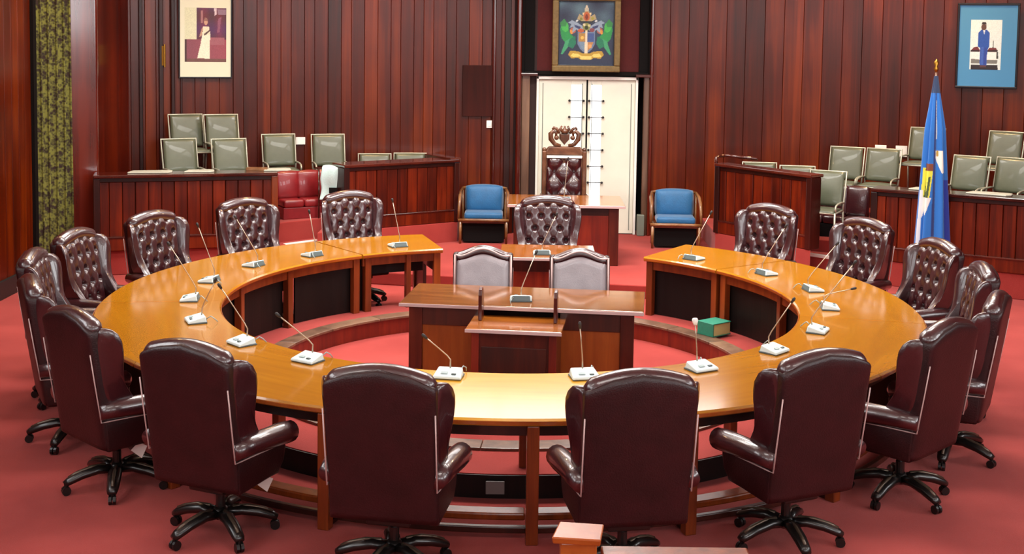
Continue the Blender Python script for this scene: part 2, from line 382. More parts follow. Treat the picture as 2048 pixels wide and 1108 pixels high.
# curtain
cb = MB()
def cf(u, v):
    t = u; x = -5.60+.24*t + .035*sin(t*2*pi*5.5); yy = 3.97+.64*t + .02*cos(t*2*pi*5.5); return (x*1+.03*sin(v*3+t*9)*.3, yy, .02+4.9*v)
cb.grid(cf, 90, 24)
cu = cb.build('curtain', 'curtain', smooth=True, fixn=False); s_ = cu.modifiers.new('solid', 'SOLIDIFY'); s_.thickness = .008
tag(cu, 'olive and dark red patterned curtain hanging beside the shiny wooden pier', 'curtain')
# vertical mouldings on the back wall
def vtrim(n_, x, wdt, d, mat='walldark', z0=0, z1=CEIL):
    a_ = wang(x); o = MB().box(-wdt/2, wdt/2, -d, .0, z0, z1).build('trim_%d' % n_, mat, bevel=wdt*.42 if mat == 'pier' else min(.012, wdt*.3), seg=5)
    o.location = (x, wy(x), 0); o.rotation_euler = (0, 0, -a_); return struct(o)
vtrim(2, -4.66, .06, .04); vtrim(3, -4.52, .05, .05); vtrim(4, -4.42, .03, .03)
vtrim(5, -.26, .05, .06, 'pier'); vtrim(6, -.07, .09, .03, 'walldark'); vtrim(7, .09, .075, .09, 'pier')
vtrim(8, 1.965, .05, .07, 'pier'); vtrim(9, -4.9, .05, .04)
hinge = tag(MB().tube([(-4.6, wy(-4.6)-.06, 2.48), (-4.6, wy(-4.6)-.06, 2.78)], .012, 8).box(-4.64, -4.6, wy(-4.6)-.06, wy(-4.6)-.01, 2.50, 2.76).build('brass_hinge', 'brass', bevel=.002), 'tall brass hinge on the dark moulding left of the cream portrait', 'hinge')

# door recess
struct(boxo('wall_recess', 'dark', .0, 2.1, 7.5, 7.6, 0, CEIL, bevel=0)).name = 'wall_recess'
struct(boxo('trim_10', 'dark', .12, .17, 7.08, 7.5, 0, CEIL, bevel=0)); struct(boxo('trim_11', 'dark', 1.92, 1.97, 7.08, 7.5, 0, CEIL, bevel=0))
struct(boxo('trim_12', 'dark', .17, 1.92, 7.06, 7.4, 2.415, 2.47, bevel=.006))
bp = struct(boxo('trim_13', 'burgundy', .30, 1.80, 7.14, 7.2, 2.47, CEIL, bevel=.006))
struct(boxo('trim_14', 'dark', .17, .31, 7.10, 7.22, 2.47, CEIL, bevel=.004)); struct(boxo('trim_15', 'dark', 1.79, 1.92, 7.10, 7.22, 2.47, CEIL, bevel=.004))
struct(boxo('trim_16', 'jamb', .135, .25, 7.05, 7.13, .15, 2.42, bevel=.01)); struct(boxo('trim_17', 'jamb', 1.86, 1.94, 7.05, 7.13, .15, 2.42, bevel=.01))
struct(boxo('trim_18', 'greymount', 1.80, 1.90, 6.98, 7.09, .15, .45, bevel=.01))
struct(boxo('trim_19', 'rail', .12, .36, 7.0, 7.08, 2.40, 2.44, bevel=.006)); struct(boxo('trim_20', 'rail', 1.74, 1.99, 7.0, 7.08, 2.40, 2.44, bevel=.006))
dr = struct(thing('door_1', None, None, (1.065, 7.17, .15)))
dfm = MB(); dfm.box(-.72, -.685, -.07, .02, 0, 2.25).box(.685, .72, -.07, .02, 0, 2.25).box(-.72, .72, -.07, .02, 2.205, 2.25)
dfm.build('door_frame', 'white', dr, bevel=.006)
for s, (s0, s1) in ((-1, (-.225, -.075)), (1, (.055, .205))):
    lf = MB(); xa, xb = (-.683, -.012) if s < 0 else (.012, .683)
    lf.box(xa, s0, -.03, .01, .01, 2.2).box(s1, xb, -.03, .01, .01, 2.2).box(s0, s1, -.03, .01, 2.13, 2.2).box(s0, s1, -.03, .01, .01, .1)
    leaf = lf.build('door_leaf', 'doorleaf', dr, bevel=.003)
    fr = MB(); fr.box(xa+.05, xa+.06, -.034, -.03, .06, 2.15).box(xb-.06, xb-.05, -.034, -.03, .06, 2.15)
    fr.build('panel_groove', 'greymount', leaf)
    boxo('glass_strip', 'daylight', s0, s1, -.005, .0, .1, 2.13, leaf, bevel=0)
    for j in range(8):
        z = 1.905-.233*j
        if z < .2: continue
        rb = MB(); rb.tube([(s0-.03, -.055, z), (s1+.03, -.055, z)], .007, 8); rb.ball((s0-.025, -.055, z), .018, 5).ball((s1+.025, -.055, z), .018, 5)
        rb.tube([(s0-.025, -.055, z), (s0-.025, -.028, z)], .006, 6).tube([(s1+.025, -.055, z), (s1+.025, -.028, z)], .006, 6)
        rb.build('glass_guard_bar', 'frameblack', leaf)

# ---------------------------------------------------------------- raised floors
STEP_L, STEP_R = (-.95, 3.93), (3.0, 3.2)
dais = MB().prism([(-2.4, 4.25), (-.75, 3.89), (1.62, 3.46), (3.3, 3.3), (3.6, 4.3), (2.68, 5.62), (2.9, 7.6), (-.9, 7.6), (-.9, 6.4), (-2.2, 5.45), (-2.35, 5.3)], 0, .15).build('floor_dais', 'carpet', bevel=.012)
struct(dais)
def plat(pts, z, name): return struct(MB().prism(pts, 0, z).build(name, 'carpet', bevel=.01))
plat([(-5.05, 4.33), (-2.92, 4.92), (-2.83, 5.02), (-2.46, 5.40), (-2.46, 7.2), (-5.4, 7.2), (-5.4, 5.0)], .30, 'floor_gallery_left')
plat([(-2.46, 5.22), (-2.13, 5.40), (-.72, 6.33), (-.72, 7.3), (-2.46, 7.3)], .42, 'floor_gallery_left.001')
plat([(2.69, 5.68), (3.63, 4.42), (3.68, 4.7), (3.69, 7.4), (2.72, 7.4)], .42, 'floor_gallery_right')
plat([(3.69, 4.92), (4.01, 4.59), (4.47, 4.47), (6.9, 3.14), (8.4, 3.14), (8.4, 6.9), (3.69, 7.3)], .30, 'floor_gallery_right.001')
# step and tiers
plat([(-2.95, 5.14), (-2.45, 5.62), (-2.45, 6.9), (-5.2, 6.9), (-5.2, 5.14)], .55, 'floor_tier_left')
plat([(-5.2, 5.24), (-3.6, 5.40), (-2.2, 5.99), (-2.1, 7.0), (-5.3, 6.8)], .70, 'floor_tier_left.001')
plat([(-5.2, 5.74), (-3.55, 5.82), (-3.5, 6.8), (-5.3, 6.8)], .98, 'floor_tier_left.002')
plat([(3.70, 5.15), (4.2, 4.86), (4.35, 5.0), (4.35, 7.3), (3.7, 7.3)], .45, 'floor_tier_right')
plat([(3.8, 5.52), (4.9, 5.25), (5.5, 4.85), (8.3, 4.3), (8.3, 6.9), (3.8, 7.3)], .66, 'floor_tier_right.001')
plat([(5.15, 5.72), (8.3, 5.2), (8.3, 6.7), (5.15, 7.1)], .93, 'floor_tier_right.002')
def nose(p, q, z, n_, w_=.05):
    p = Vector(p); q = Vector(q); d = (q-p).normalized(); nrm = Vector((d.y, -d.x))
    a_, b_ = p+nrm*.012, q+nrm*.012; c_, e_ = q-nrm*w_, p-nrm*w_
    struct(MB().prism([tuple(a_), tuple(b_), tuple(c_), tuple(e_)], z-.03, z+.006).build('trim_%d' % n_, 'nosing', bevel=.004))
nose((-2.83, 5.02), (-2.47, 5.38), .30, 21); nose((3.70, 4.90), (4.01, 4.60), .30, 22)

# ---------------------------------------------------------------- galleries' panelled fronts
def front(name, label, p, q, z0, zt, ends=(1, 1), grp=None, railw=.34, base=.17):
    p = Vector(p); q = Vector(q); d = (q-p).normalized(); L_ = (q-p).length; ang = atan2(d.y, d.x)
    t = thing(name, label, 'gallery desk', (p.x, p.y, z0), ang)
    H = zt-z0
    boxo('backing', 'walldark', 0, L_, .045, .06, 0, H-.04, t, bevel=0)
    n_ = max(4, round(L_/.15)); w_ = L_/n_
    pk = None
    for i in range(n_):
        j = .0035*((i*7) % 3)
        if pk is None:
            pk = MB().box(-w_/2+.003, w_/2-.003, 0, .045, base, H-.09).build('plank', 'bench', t, bevel=.006, seg=1); o = pk
        else: o = pk.copy(); COL.objects.link(o); o.parent = t
        o.location = (w_*(i+.5), j, 0)
    boxo('base_rail', 'bench', 0, L_, -.02, .045, 0, base, t, bevel=.01)
    boxo('base_moulding', 'rail', 0, L_, -.028, .02, base-.02, base+.005, t, bevel=.008)
    boxo('apron', 'walldark', 0, L_, -.005, .045, H-.09, H-.04, t, bevel=.004)
    boxo('desk_top', 'rail', -.03, L_+.03, -.045, railw, H-.04, H, t, bevel=.012, seg=3)
    if ends[0]: boxo('end_post', 'frame' if ends[0] == 2 else 'walldark', -.03, .05, -.03, railw-.04, 0, H-.04, t, bevel=.01)
    if ends[1]: boxo('end_post', 'frame' if ends[1] == 2 else 'walldark', L_-.05, L_+.03, -.03, railw-.04, 0, H-.04, t, bevel=.01)
    return t
front('gallery_desk', 'long mahogany plank-fronted gallery desk beside the curtained pier', (-4.97, 4.33), (-2.93, 4.90), .30, 1.224, (1, 2))
g2 = front('gallery_desk', 'mahogany plank-fronted gallery desk between the towel and the left blue-cushioned chair', (-2.13, 5.42), (-.74, 6.34), .42, 1.275, (1, 1))
g3 = front('gallery_desk', 'short plank-fronted gallery desk right of the right blue-cushioned chair', (2.70, 5.69), (3.62, 4.46), .42, 1.335, (1, 1), railw=.20)
g4 = front('gallery_desk', 'dark plank-fronted gallery desk behind the blue flag at far right', (4.40, 4.52), (6.85, 3.16), .30, 1.175, (1, 1))
# returns that tie the inner gallery desks to the wall
r_ = MB(); r_.box(0, .07, 0, .75, 0, .80); r_.build('side_panel', 'walldark', g2, bevel=.008).location = (1.60, .05, 0)
boxo('side_rail', 'rail', 1.56, 1.72, -.02, .78, .81, .875, g2, bevel=.01)
# post with curved bracket at the left end of the right inner desk
cbk = MB().tube([(-.03, .0, .92), (-.06, .02, .97), (-.07, .1, 1.0), (-.06, .24, 1.0), (.02, .3, .99), (.3, .42, .98)], .022, 8)
cbk.tube([(-.03, 0, .9), (-.03, 0, 1.0)], .02, 8); cbk.build('curved_end_rail', 'rail', g3, smooth=True)
# red leather benches
def leather_bench(label, x, y, ang, L_, z0, zs, zb, dark=False):
    LM = 'leather' if dark else 'redleather'
    t = thing('leather_bench', label, 'bench', (x, y, z0), ang)
    boxo('base', 'dark' if dark else 'redleather', -L_/2, L_/2, .02, .40, 0, zs-z0-.1, t, bevel=.01)
    n_ = max(2, round(L_/.3)); w_ = L_/n_
    for i in range(n_):
        a_ = -L_/2+i*w_
        boxo('seat_cushion', LM, a_+.003, a_+w_-.003, 0, .38, zs-z0-.1, zs-z0, t, bevel=.03, seg=3, smooth=True)
        c = MB().grid(lambda u, v: (a_+.004+(w_-.008)*u, .36+.05*v-.035*sin(pi*u)**.5*(sin(pi*min(v*1.02, 1))**.5 if 0 < v < 1 else 0), zs-z0+(zb-zs)*v), 9, 9)
        o = c.build('backrest_panel', LM, t, smooth=True, fixn=False)
        sm = o.modifiers.new('s', 'SOLIDIFY'); sm.thickness = .05; sm.offset = 1
    boxo('back_board', 'walldark', -L_/2, L_/2, .45, .49, 0, zb-z0, t, bevel=.01)
    return t
leather_bench('red leather bench with padded back in the gap between the two left gallery desks', -2.55, 5.62, rad(30), .85, .55, .80, 1.13).scale = (1, .75, 1)
leather_bench('dark red leather bench in the gap behind the right gallery desk end', 4.10, 5.24, rad(-27), .78, .45, .72, 1.08, True).scale = (1, .72, 1)

# ---------------------------------------------------------------- tubular gallery chairs
def gallery_chair():
    t = thing('gallery_chair', 'x', 'chair', (0, 0, 0), 0)
    tilt = .11
    def bk(u, v):  # back pad front surface
        x = -.20+.40*u; z = .46+.40*v; b_ = .022*(sin(pi*u)*sin(pi*v))**.4 if 0 < u < 1 and 0 < v < 1 else 0
        return (x, -.19-tilt*v+b_, z)
    o = MB().grid(bk, 13, 13).build('back_pad', 'pad', t, smooth=True, fixn=False)
    sm = o.modifiers.new('s', 'SOLIDIFY'); sm.thickness = .03
    sp = MB().grid(lambda u, v: (-.21+.42*u, -.17+.40*v, .43+(.03*(sin(pi*u)*sin(pi*v))**.4 if 0 < u < 1 and 0 < v < 1 else 0)), 11, 11).build('seat_pad', 'pad', t, smooth=True, fixn=False)
    sm = sp.modifiers.new('s', 'SOLIDIFY'); sm.thickness = .035
    fr = MB()
    fr.tube([(-.215, -.185, .40), (-.22, -.20, .5), (-.225, -.19-tilt-.01, .875), (.225, -.19-tilt-.01, .875), (.22, -.20, .5), (.215, -.185, .40)], .013, 8)
    fr.build('back_frame', 'chrome', t, smooth=True)
    for s in (-1, 1):
        MB().tube([(s*.215, -.185, .42), (s*.22, -.24, .0)], .012, 8).build('leg', 'chrome', t, smooth=True)
        MB().tube([(s*.215, .22, .42), (s*.22, .24, .0)], .012, 8).build('leg', 'chrome', t, smooth=True)
        MB().tube([(s*.222, -.205, .50), (s*.218, -.10, .515), (s*.218, .10, .515), (s*.218, .19, .50), (s*.218, .21, .47), (s*.22, .2, .43)], .012, 8).build('armrest', 'chrome', t, smooth=True)
    MB().tube([(-.215, -.185, .41), (-.215, .22, .41), (.215, .22, .41), (.215, -.185, .41)], .012, 8).build('seat_frame', 'chrome', t, smooth=True)
    return t
GC = gallery_chair()
def face(dx, dy): return atan2(-dx, dy)
GCH = [  # x, y(back), ztop, facing target, label
 (-4.28, 5.45, 1.51, 'front grey-green tube chair nearest the curtain, left of the front pair', 'f'),
 (-3.66, 5.55, 1.54, 'front grey-green tube chair of the left group, right of the front pair', 'f'),
 (-4.34, 6.00, 1.80, 'raised grey-green tube chair under the cream portrait, left of the back pair', 'b'),
 (-3.88, 6.05, 1.82, 'raised grey-green tube chair under the cream portrait, right of the back pair', 'b'),
 (-3.18, 6.40, 1.53, 'grey-green tube chair just left of the white notice on the back wall', 'm'),
 (-2.52, 6.50, 1.56, 'grey-green tube chair standing above the pale towel', 'm'),
 (3.97, 5.00, 1.31, 'low grey-green tube chair in the gap right of the short gallery desk', 'r'),
 (4.50, 6.08, 1.53, 'grey-green tube chair behind the low one, left of the two white wall plates', 'r'),
 (4.93, 5.88, 1.52, 'grey-green tube chair directly below the two white wall plates', 'r'),
 (5.57, 6.10, 1.81, 'high grey-green tube chair half hidden by the left edge of the flag', 'r'),
 (5.76, 5.00, 1.50, 'front grey-green tube chair right of the flag', 'r'),
 (6.43, 5.60, 1.76, 'raised grey-green tube chair under the blue-matted portrait', 'r'),
 (6.22, 4.80, 1.50, 'front grey-green tube chair at the far right edge', 'r'),
]
first = True
for (x, y, zt, lab, g) in GCH:
    base = zt-.875
    tx, ty = (-.2, -1.5) if x < 0 else (.5, -1.5)
    d = Vector((tx-x, ty-y)).normalized(); th = face(d.x, d.y)
    px, py = x+d.x*.30, y+d.y*.30
    base = {'f': .70, 'b': .98, 'm': .70}.get(g, None) or min((.42, .45, .66, .93), key=lambda q: abs(q-base))
    if (x, y) == (3.97, 5.0): base = .45
    if x in (5.76, 6.15): base = .66
    if first: o = GC; o.location = (px, py, base); o.rotation_euler = (0, 0, th); o['label'] = lab; first = False
    else: o = dup(GC, (px, py, base), th, lab)
    o['group'] = 'grey-green tube chairs in the galleries'
# chairs tucked low behind the inner gallery desks, only their tops showing
for (x, y, z, lab) in ((-1.90, 6.72, .42, 'tube chair, only its top over the left inner gallery desk, nearer the towel'),
                    (-1.42, 6.88, .42, 'tube chair, only its top over the left inner gallery desk, nearer the switch'),
                    (3.36, 6.25, .42, 'tube chair, only its top over the short right gallery desk, left one'),
                    (3.78, 5.85, .42, 'tube chair, only its top over the short right gallery desk, right one')):
    d = Vector(((-.9 if x < 0 else 2.4)-x, -1.5-y)).normalized()
    dup(GC, (x+d.x*.30, y+d.y*.30, z), face(d.x, d.y), lab, 'grey-green tube chairs in the galleries')
# writing tablets lying along the gallery desks
def tabletboard(x, y, z, ang, L_, lab):
    pts = [(-L_/2, -.10), (L_/2-.05, -.12), (L_/2, -.06), (L_/2, .08), (L_/2-.06, .12), (-L_/2+.05, .10)]
    o = MB().prism(pts, 0, .018).build('writing_board', 'tablet', bevel=.006); o.location = (x, y, z); o.rotation_euler = (0, 0, ang)
    tag(o, lab, 'board', 'pale writing boards on the gallery desks')
tabletboard(-4.42, 4.68, 1.225, rad(12), .52, 'pale writing board at the curtain end of the left gallery desk')
tabletboard(-3.86, 4.84, 1.225, rad(14), .36, 'pale writing board on the left gallery desk between the front pair of chairs')
tabletboard(-2.95, 5.12, 1.225, rad(14), .34, 'pale writing board at the inner end of the left gallery desk')
tabletboard(4.98, 4.42, 1.176, rad(-29), .34, 'pale writing board on the right gallery desk left of the flag')
tabletboard(5.62, 4.06, 1.176, rad(-29), .50, 'pale writing board on the right gallery desk just right of the flag')
tabletboard(6.22, 3.72, 1.176, rad(-29), .50, 'pale writing board at the far right end of the gallery desk')
# small brown book leaning before a chair
tag(boxo('book', 'chairwood', -3.32, -3.06, 5.02, 5.12, 1.224, 1.262, bevel=.004), 'small brown book on the left gallery desk below the notice', 'book')
# towel
tw = MB().grid(lambda u, v: (-2.47+.31*u+.01*sin(9*v), 5.56+.02*sin(u*7)-.02*cos(v*5)+.18*(max(0, v-.93)/.07), 1.20-.40*v*(1) if v < .93 else 1.20-.40*.93), 12, 22)
# draped: from over the chair rail down in front
tw = MB()
def twf(u, v):
    x = -2.46+.30*u+.008*sin(v*11)
    if v < .12: return (x, 5.72-.14*(v/.12), 1.225+.008*sin(u*6))
    return (x-.02*(v-.12), 5.57-.02*sin(v*6)+.012*sin(u*8), 1.225-.43*(v-.12)/.88)
tw.grid(twf, 14, 30)
o = tw.build('towel', 'towel', smooth=True, fixn=False); sm = o.modifiers.new('s', 'SOLIDIFY'); sm.thickness = .01
tag(o, 'pale blue-white towel with a black bar, left of the inner gallery desk', 'towel')
boxo('dark_bar', 'dark', -2.36, -2.145, 5.545, 5.556, .885, .96, o, bevel=0)
rl = MB().tube([(-2.55, 5.60, 1.21), (-2.10, 5.60, 1.21)], .012, 8)
rl.tube([(-2.5, 5.60, .55), (-2.5, 5.60, 1.21)], .012, 8).tube([(-2.14, 5.60, .55), (-2.14, 5.60, 1.21)], .012, 8)
tag(rl.build('towel_rail', 'rail', smooth=True), 'thin dark rail that the pale towel hangs over', 'rail')
# small white plates and notices on the back wall
def wallplate(x, z, wd, h, lab, name, cat):
    o = MB().box(-wd/2, wd/2, -.02, 0, -h/2, h/2).build(name, 'paper', bevel=.003); o.location = (x, wy(x)-.012, z); o.rotation_euler = (0, 0, -wang(x)); tag(o, lab, cat); return o
wallplate(-2.91, 1.475, .13, .10, 'small white notice on the wall between two gallery chairs', 'wall_notice', 'notice')
sw = wallplate(-.315, 1.71, .085, .105, 'white light switch on the wall right of the dark rectangle', 'light_switch', 'switch')
boxo('rocker', 'white', -.018, .018, -.028, -.018, -.03, .03, sw)
wallplate(5.07, 1.47, .15, .13, 'left white wall plate above the right gallery chairs', 'wall_plate', 'plate')
wallplate(5.33, 1.46, .15, .15, 'right white wall plate above the right gallery chairs', 'wall_plate', 'plate')
db = MB().box(-.21, .21, -.035, 0, 0, .72).build('dark_wall_rectangle', 'darkrect', bevel=.004); db.location = (-.49, wy(-.49)-.01, 1.82); db.rotation_euler = (0, 0, -wang(-.49))  # thin dark rectangle set against the wall planks
tag(db, 'dark rectangle on the wall above the light switch', 'board')

# ---------------------------------------------------------------- pictures
def canvas(name, W, H, shapes, bg, parent, nx=110, ny=140, mat='paint', y=0):
    g = MB(); g.grid(lambda u, v: (-W/2+W*u, y, H*v), nx, ny); o = g.build(name, mat, parent, fixn=False); me = o.data
    att = me.color_attributes.new('paint', 'FLOAT_COLOR', 'POINT'); rr = random.Random(5); cols = []
    for vtx in me.vertices:
        u = (vtx.co.x+W/2)/W; v = vtx.co.z/H; c = bg(u, v)
        for sh in shapes:
            if sh[0] == 'e':
                _, cx, cy, rx, ry, rt_, col = sh; dx, dy = (u-cx)*W/H, v-cy; a_ = rad(rt_); X_ = dx*cos(a_)+dy*sin(a_); Y_ = -dx*sin(a_)+dy*cos(a_)
                if (X_/rx)**2+(Y_/ry)**2 < 1: c = col
            else:
                pts = sh[1]; inside = False; j = len(pts)-1
                for i in range(len(pts)):
                    xi, yi = pts[i]; xj, yj = pts[j]
                    if (yi > v) != (yj > v) and u < (xj-xi)*(v-yi)/(yj-yi)+xi: inside = not inside
                    j = i
                if inside: c = sh[2]
        k_ = 1+rr.uniform(-.12, .12); l_ = lin(c); cols += [l_[0]*k_, l_[1]*k_, l_[2]*k_, 1]
    att.data.foreach_set('color', cols)
    return o
# coat of arms painting
t = thing('coat_of_arms_painting', 'gold-framed painting of a coat of arms with two green parrots above the white doors', 'painting', (1.03, 7.05, 2.47))
PW, PH = .955, 1.08
frame_rect(MB(), PW, PH, .085, -.09, -.02).build('picture_frame', 'gold', t, bevel=.012, seg=3)
frame_rect(MB(), PW-.15, PH-.15, .02, -.075, -.03, 0, .075).build('inner_frame', 'frameblack', t, bevel=.004)
boxo('backboard', 'dark', -PW/2+.01, PW/2-.01, -.03, 0, .01, PH-.01, t, bevel=0)
def sky(u, v):
    n_ = sin(u*9+v*5)*sin(v*11-u*4)*.5+.5; k_ = max(0, v-.30)*1.4*n_
    return (34+60*k_, 46+84*k_, 70+74*k_)
S = []
# green parrots
for s in (-1, 1):
    X = lambda x: .5+s*x
    S += [('p', [(X(.44), .68), (X(.47), .55), (X(.44), .42), (X(.36), .34), (X(.27), .36), (X(.22), .44), (X(.30), .50), (X(.33), .60), (X(.38), .67)], (34, 140, 74)),
          ('e', X(.385), .60, .055, .085, -12*s, (64, 172, 78)), ('p', [(X(.40), .72), (X(.47), .66), (X(.46), .60), (X(.37), .60), (X(.35), .66)], (48, 132, 70)),
          ('p', [(X(.28), .42), (X(.37), .38), (X(.45), .18), (X(.42), .17), (X(.31), .30)], (58, 150, 104)),
          ('p', [(X(.20), .46), (X(.30), .40), (X(.33), .30), (X(.24), .26), (X(.18), .34)], (24, 112, 84)),
          ('e', X(.24), .54, .045, .045, 0, (156, 92, 74)), ('e', X(.27), .52, .02, .035, 20, (196, 140, 60)),
          # mantling
          ('p', [(X(.05), .60), (X(.16), .66), (X(.26), .70), (X(.33), .66), (X(.27), .64), (X(.30), .58), (X(.24), .60), (X(.25), .50), (X(.18), .56), (X(.12), .50), (X(.05), .54)], (132, 154, 176)),
          ('p', [(X(.10), .60), (X(.22), .63), (X(.20), .59), (X(.12), .56)], (50, 62, 104)),
          ('e', X(.17), .69, .02, .015, 20, (186, 200, 204))]
# shield
S += [('p', [(.34, .52), (.66, .52), (.66, .34), (.60, .25), (.5, .18), (.40, .25), (.34, .34)], (96, 118, 150)),
      ('p', [(.36, .50), (.49, .50), (.49, .37), (.36, .37)], (160, 126, 66)), ('p', [(.51, .50), (.64, .50), (.64, .37), (.51, .37)], (58, 84, 140)),
      ('p', [(.37, .36), (.49, .36), (.49, .24), (.42, .26)], (110, 138, 160)), ('p', [(.51, .36), (.63, .36), (.58, .27), (.51, .22)], (170, 124, 74)),
      ('p', [(.485, .54), (.515, .54), (.53, .20), (.50, .17), (.47, .20)], (214, 202, 176)),
      ('e', .40, .54, .05, .03, 0, (170, 86, 52)), ('e', .60, .55, .04, .03, 0, (120, 62, 70)),
      ('e', .43, .43, .025, .025, 0, (214, 176, 90)), ('e', .57, .30, .03, .03, 0, (198, 150, 96)),
      # helmet and crest
      ('e', .5, .60, .06, .06, 0, (122, 132, 74)), ('e', .5, .585, .028, .03, 0, (40, 52, 30)), ('p', [(.40, .66), (.60, .66), (.64, .70), (.36, .70)], (32, 44, 52)),
      ('e', .46, .63, .02, .02, 0, (200, 196, 160)), ('e', .55, .62, .022, .02, 0, (190, 188, 140)),
      ('p', [(.33, .72), (.37, .80), (.43, .76), (.47, .86), (.5, .90), (.53, .86), (.58, .76), (.64, .80), (.68, .72), (.60, .69), (.40, .69)], (158, 148, 112)),
      ('e', .5, .76, .05, .07, 0, (176, 92, 48)), ('e', .5, .75, .022, .045, 0, (108, 44, 30)), ('e', .5, .87, .035, .035, 0, (178, 176, 156)), ('e', .5, .91, .018, .02, 0, (196, 190, 168)),
      ('e', .40, .72, .02, .025, 0, (116, 120, 52)), ('e', .61, .73, .022, .025, 0, (150, 146, 60)), ('e', .44, .80, .013, .02, 0, (204, 190, 150)), ('e', .57, .80, .013, .02, 0, (204, 190, 150)),
      # scroll
      ('p', [(.18, .17), (.22, .23), (.36, .22), (.44, .19), (.56, .19), (.64, .22), (.78, .23), (.82, .17), (.76, .11), (.64, .12), (.58, .09), (.42, .09), (.36, .12), (.24, .11)], (168, 140, 52)),
      ('p', [(.22, .14), (.26, .19), (.36, .18), (.42, .15), (.34, .13)], (216, 196, 104)), ('p', [(.78, .14), (.74, .19), (.64, .18), (.60, .15), (.66, .13)], (216, 196, 104)),
      ('p', [(.40, .10), (.60, .10), (.60, .145), (.40, .145)], (220, 196, 112))]
canvas('canvas', PW-.17, PH-.17, S, sky, t, y=-.04).location = (0, 0, .085)
# left portrait: woman in a long white dress with sash
def hang(name, label, xc, z, W, H):
    o = thing(name, label, 'picture', (xc, wy(xc)-.02, z), -wang(xc)); o.rotation_euler = (rad(3), 0, -wang(xc)); return o
t = hang('portrait_picture', 'cream-mounted portrait photograph of a woman in a long white dress with a sash', -4.12, 2.335, .70, 1.15)
W_, H_ = .70, 1.14
boxo('backboard', 'frameblack', -W_/2+.005, W_/2-.005, -.03, 0, .005, H_-.005, t, bevel=0)
frame_rect(MB(), W_, H_, .02, -.045, 0).build('picture_frame', 'frameblack', t, bevel=.004)
boxo('mount', 'mount', -W_/2+.02, W_/2-.02, -.036, -.03, .02, H_-.02, t, bevel=0)
def bgw(u, v):
    if v > .42 and u < .28: return (216, 222, 190)
    if v < .42: return (132+20*u, 78, 92) if v > .06 else (112, 78, 74)
    return (96+int(14*sin(u*17)), 52, 78+int(16*sin(v*13)))
S = [('p', [(.0, .42), (.05, .42), (.05, .0), (0, 0)], (60, 44, 44)), ('p', [(.38, .95), (.44, .95), (.44, .72), (.38, .72)], (160, 112, 116)),
     ('p', [(.70, 1), (.76, 1), (.76, .88), (.72, .86)], (214, 198, 206)), ('p', [(.78, .98), (1, .98), (1, .88), (.80, .88)], (140, 116, 134)),
     ('p', [(.80, .80), (.88, .84), (.84, .56), (.78, .54)], (140, 88, 112)),
     ('p', [(.62, .45), (.95, .45), (.95, .32), (.62, .32)], (156, 96, 108)),
     ('p', [(.30, .07), (.60, .06), (.61, .52), (.57, .66), (.45, .66), (.42, .50), (.37, .30)], (238, 236, 214)),
     ('p', [(.43, .66), (.58, .65), (.61, .56), (.60, .50), (.45, .50)], (232, 222, 196)),
     ('e', .505, .735, .032, .05, 0, (198, 158, 134)), ('p', [(.455, .76), (.555, .76), (.54, .81), (.48, .82)], (150, 110, 100)),
     ('p', [(.46, .52), (.60, .60), (.605, .57), (.47, .48)], (92, 74, 72)), ('p', [(.34, .45), (.42, .50), (.44, .64), (.41, .62)], (186, 150, 128))]
canvas('photograph', .54, .72, S, bgw, t, 80, 110, y=-.038).location = (.0, 0, .22)
# right portrait: man in a blue suit
t = hang('portrait_picture', 'blue-matted portrait photograph of a man in a blue suit standing before a desk', 6.31, 2.35, .74, 1.14)
W_, H_ = .77, 1.13
boxo('backboard', 'frameblack', -W_/2+.005, W_/2-.005, -.03, 0, .005, H_-.005, t, bevel=0)
frame_rect(MB(), W_, H_, .028, -.055, 0).build('picture_frame', 'frameblack', t, bevel=.006)
boxo('mount', 'bluemount', -W_/2+.025, W_/2-.025, -.036, -.03, .025, H_-.025, t, bevel=0)
S = [('p', [(.04, .10), (.90, .10), (.92, 0), (.04, 0)], (44, 40, 46)), ('p', [(.04, .12), (.88, .12), (.90, .20), (.04, .22)], (120, 124, 122)),
     ('p', [(.02, .22), (.32, .20), (.32, .36), (.02, .38)], (244, 246, 246)), ('p', [(.55, .20), (.86, .20), (.88, .36), (.55, .36)], (244, 246, 246)),
     ('p', [(.03, .38), (.12, .45), (.25, .46), (.34, .37), (.30, .36), (.03, .36)], (112, 48, 54)), ('p', [(.54, .37), (.62, .44), (.84, .44), (.88, .37)], (112, 48, 54)),
     ('p', [(.02, .36), (.30, .36), (.30, .39), (.02, .39)], (40, 34, 40)), ('p', [(.56, .36), (.88, .36), (.90, .40), (.56, .39)], (50, 36, 40)),
     ('p', [(.72, .44), (.76, .44), (.75, .58), (.73, .58)], (90, 104, 104)), ('p', [(.86, .22), (.92, .22), (.90, .36), (.86, .38)], (60, 70, 70)),
     ('p', [(.33, .08), (.55, .08), (.56, .40), (.61, .46), (.61, .74), (.52, .80), (.34, .80), (.25, .74), (.25, .46), (.32, .44)], (40, 86, 176)),
     ('p', [(.36, .10), (.44, .10), (.44, .46), (.36, .46)], (64, 100, 188)), ('p', [(.45, .10), (.52, .10), (.54, .44), (.46, .44)], (48, 72, 160)),
     ('p', [(.39, .80), (.47, .80), (.44, .70)], (210, 224, 236)), ('p', [(.34, .05), (.54, .05), (.54, .09), (.34, .09)], (90, 60, 66)),
     ('e', .42, .855, .05, .065, 0, (92, 66, 56)), ('p', [(.33, .88), (.36, .95), (.48, .95), (.52, .88), (.48, .91), (.36, .91)], (34, 34, 34))]
canvas('photograph', .385, .66, S, lambda u, v: (222, 240, 242), t, 80, 120, y=-.038).location = (-.02, 0, .25)

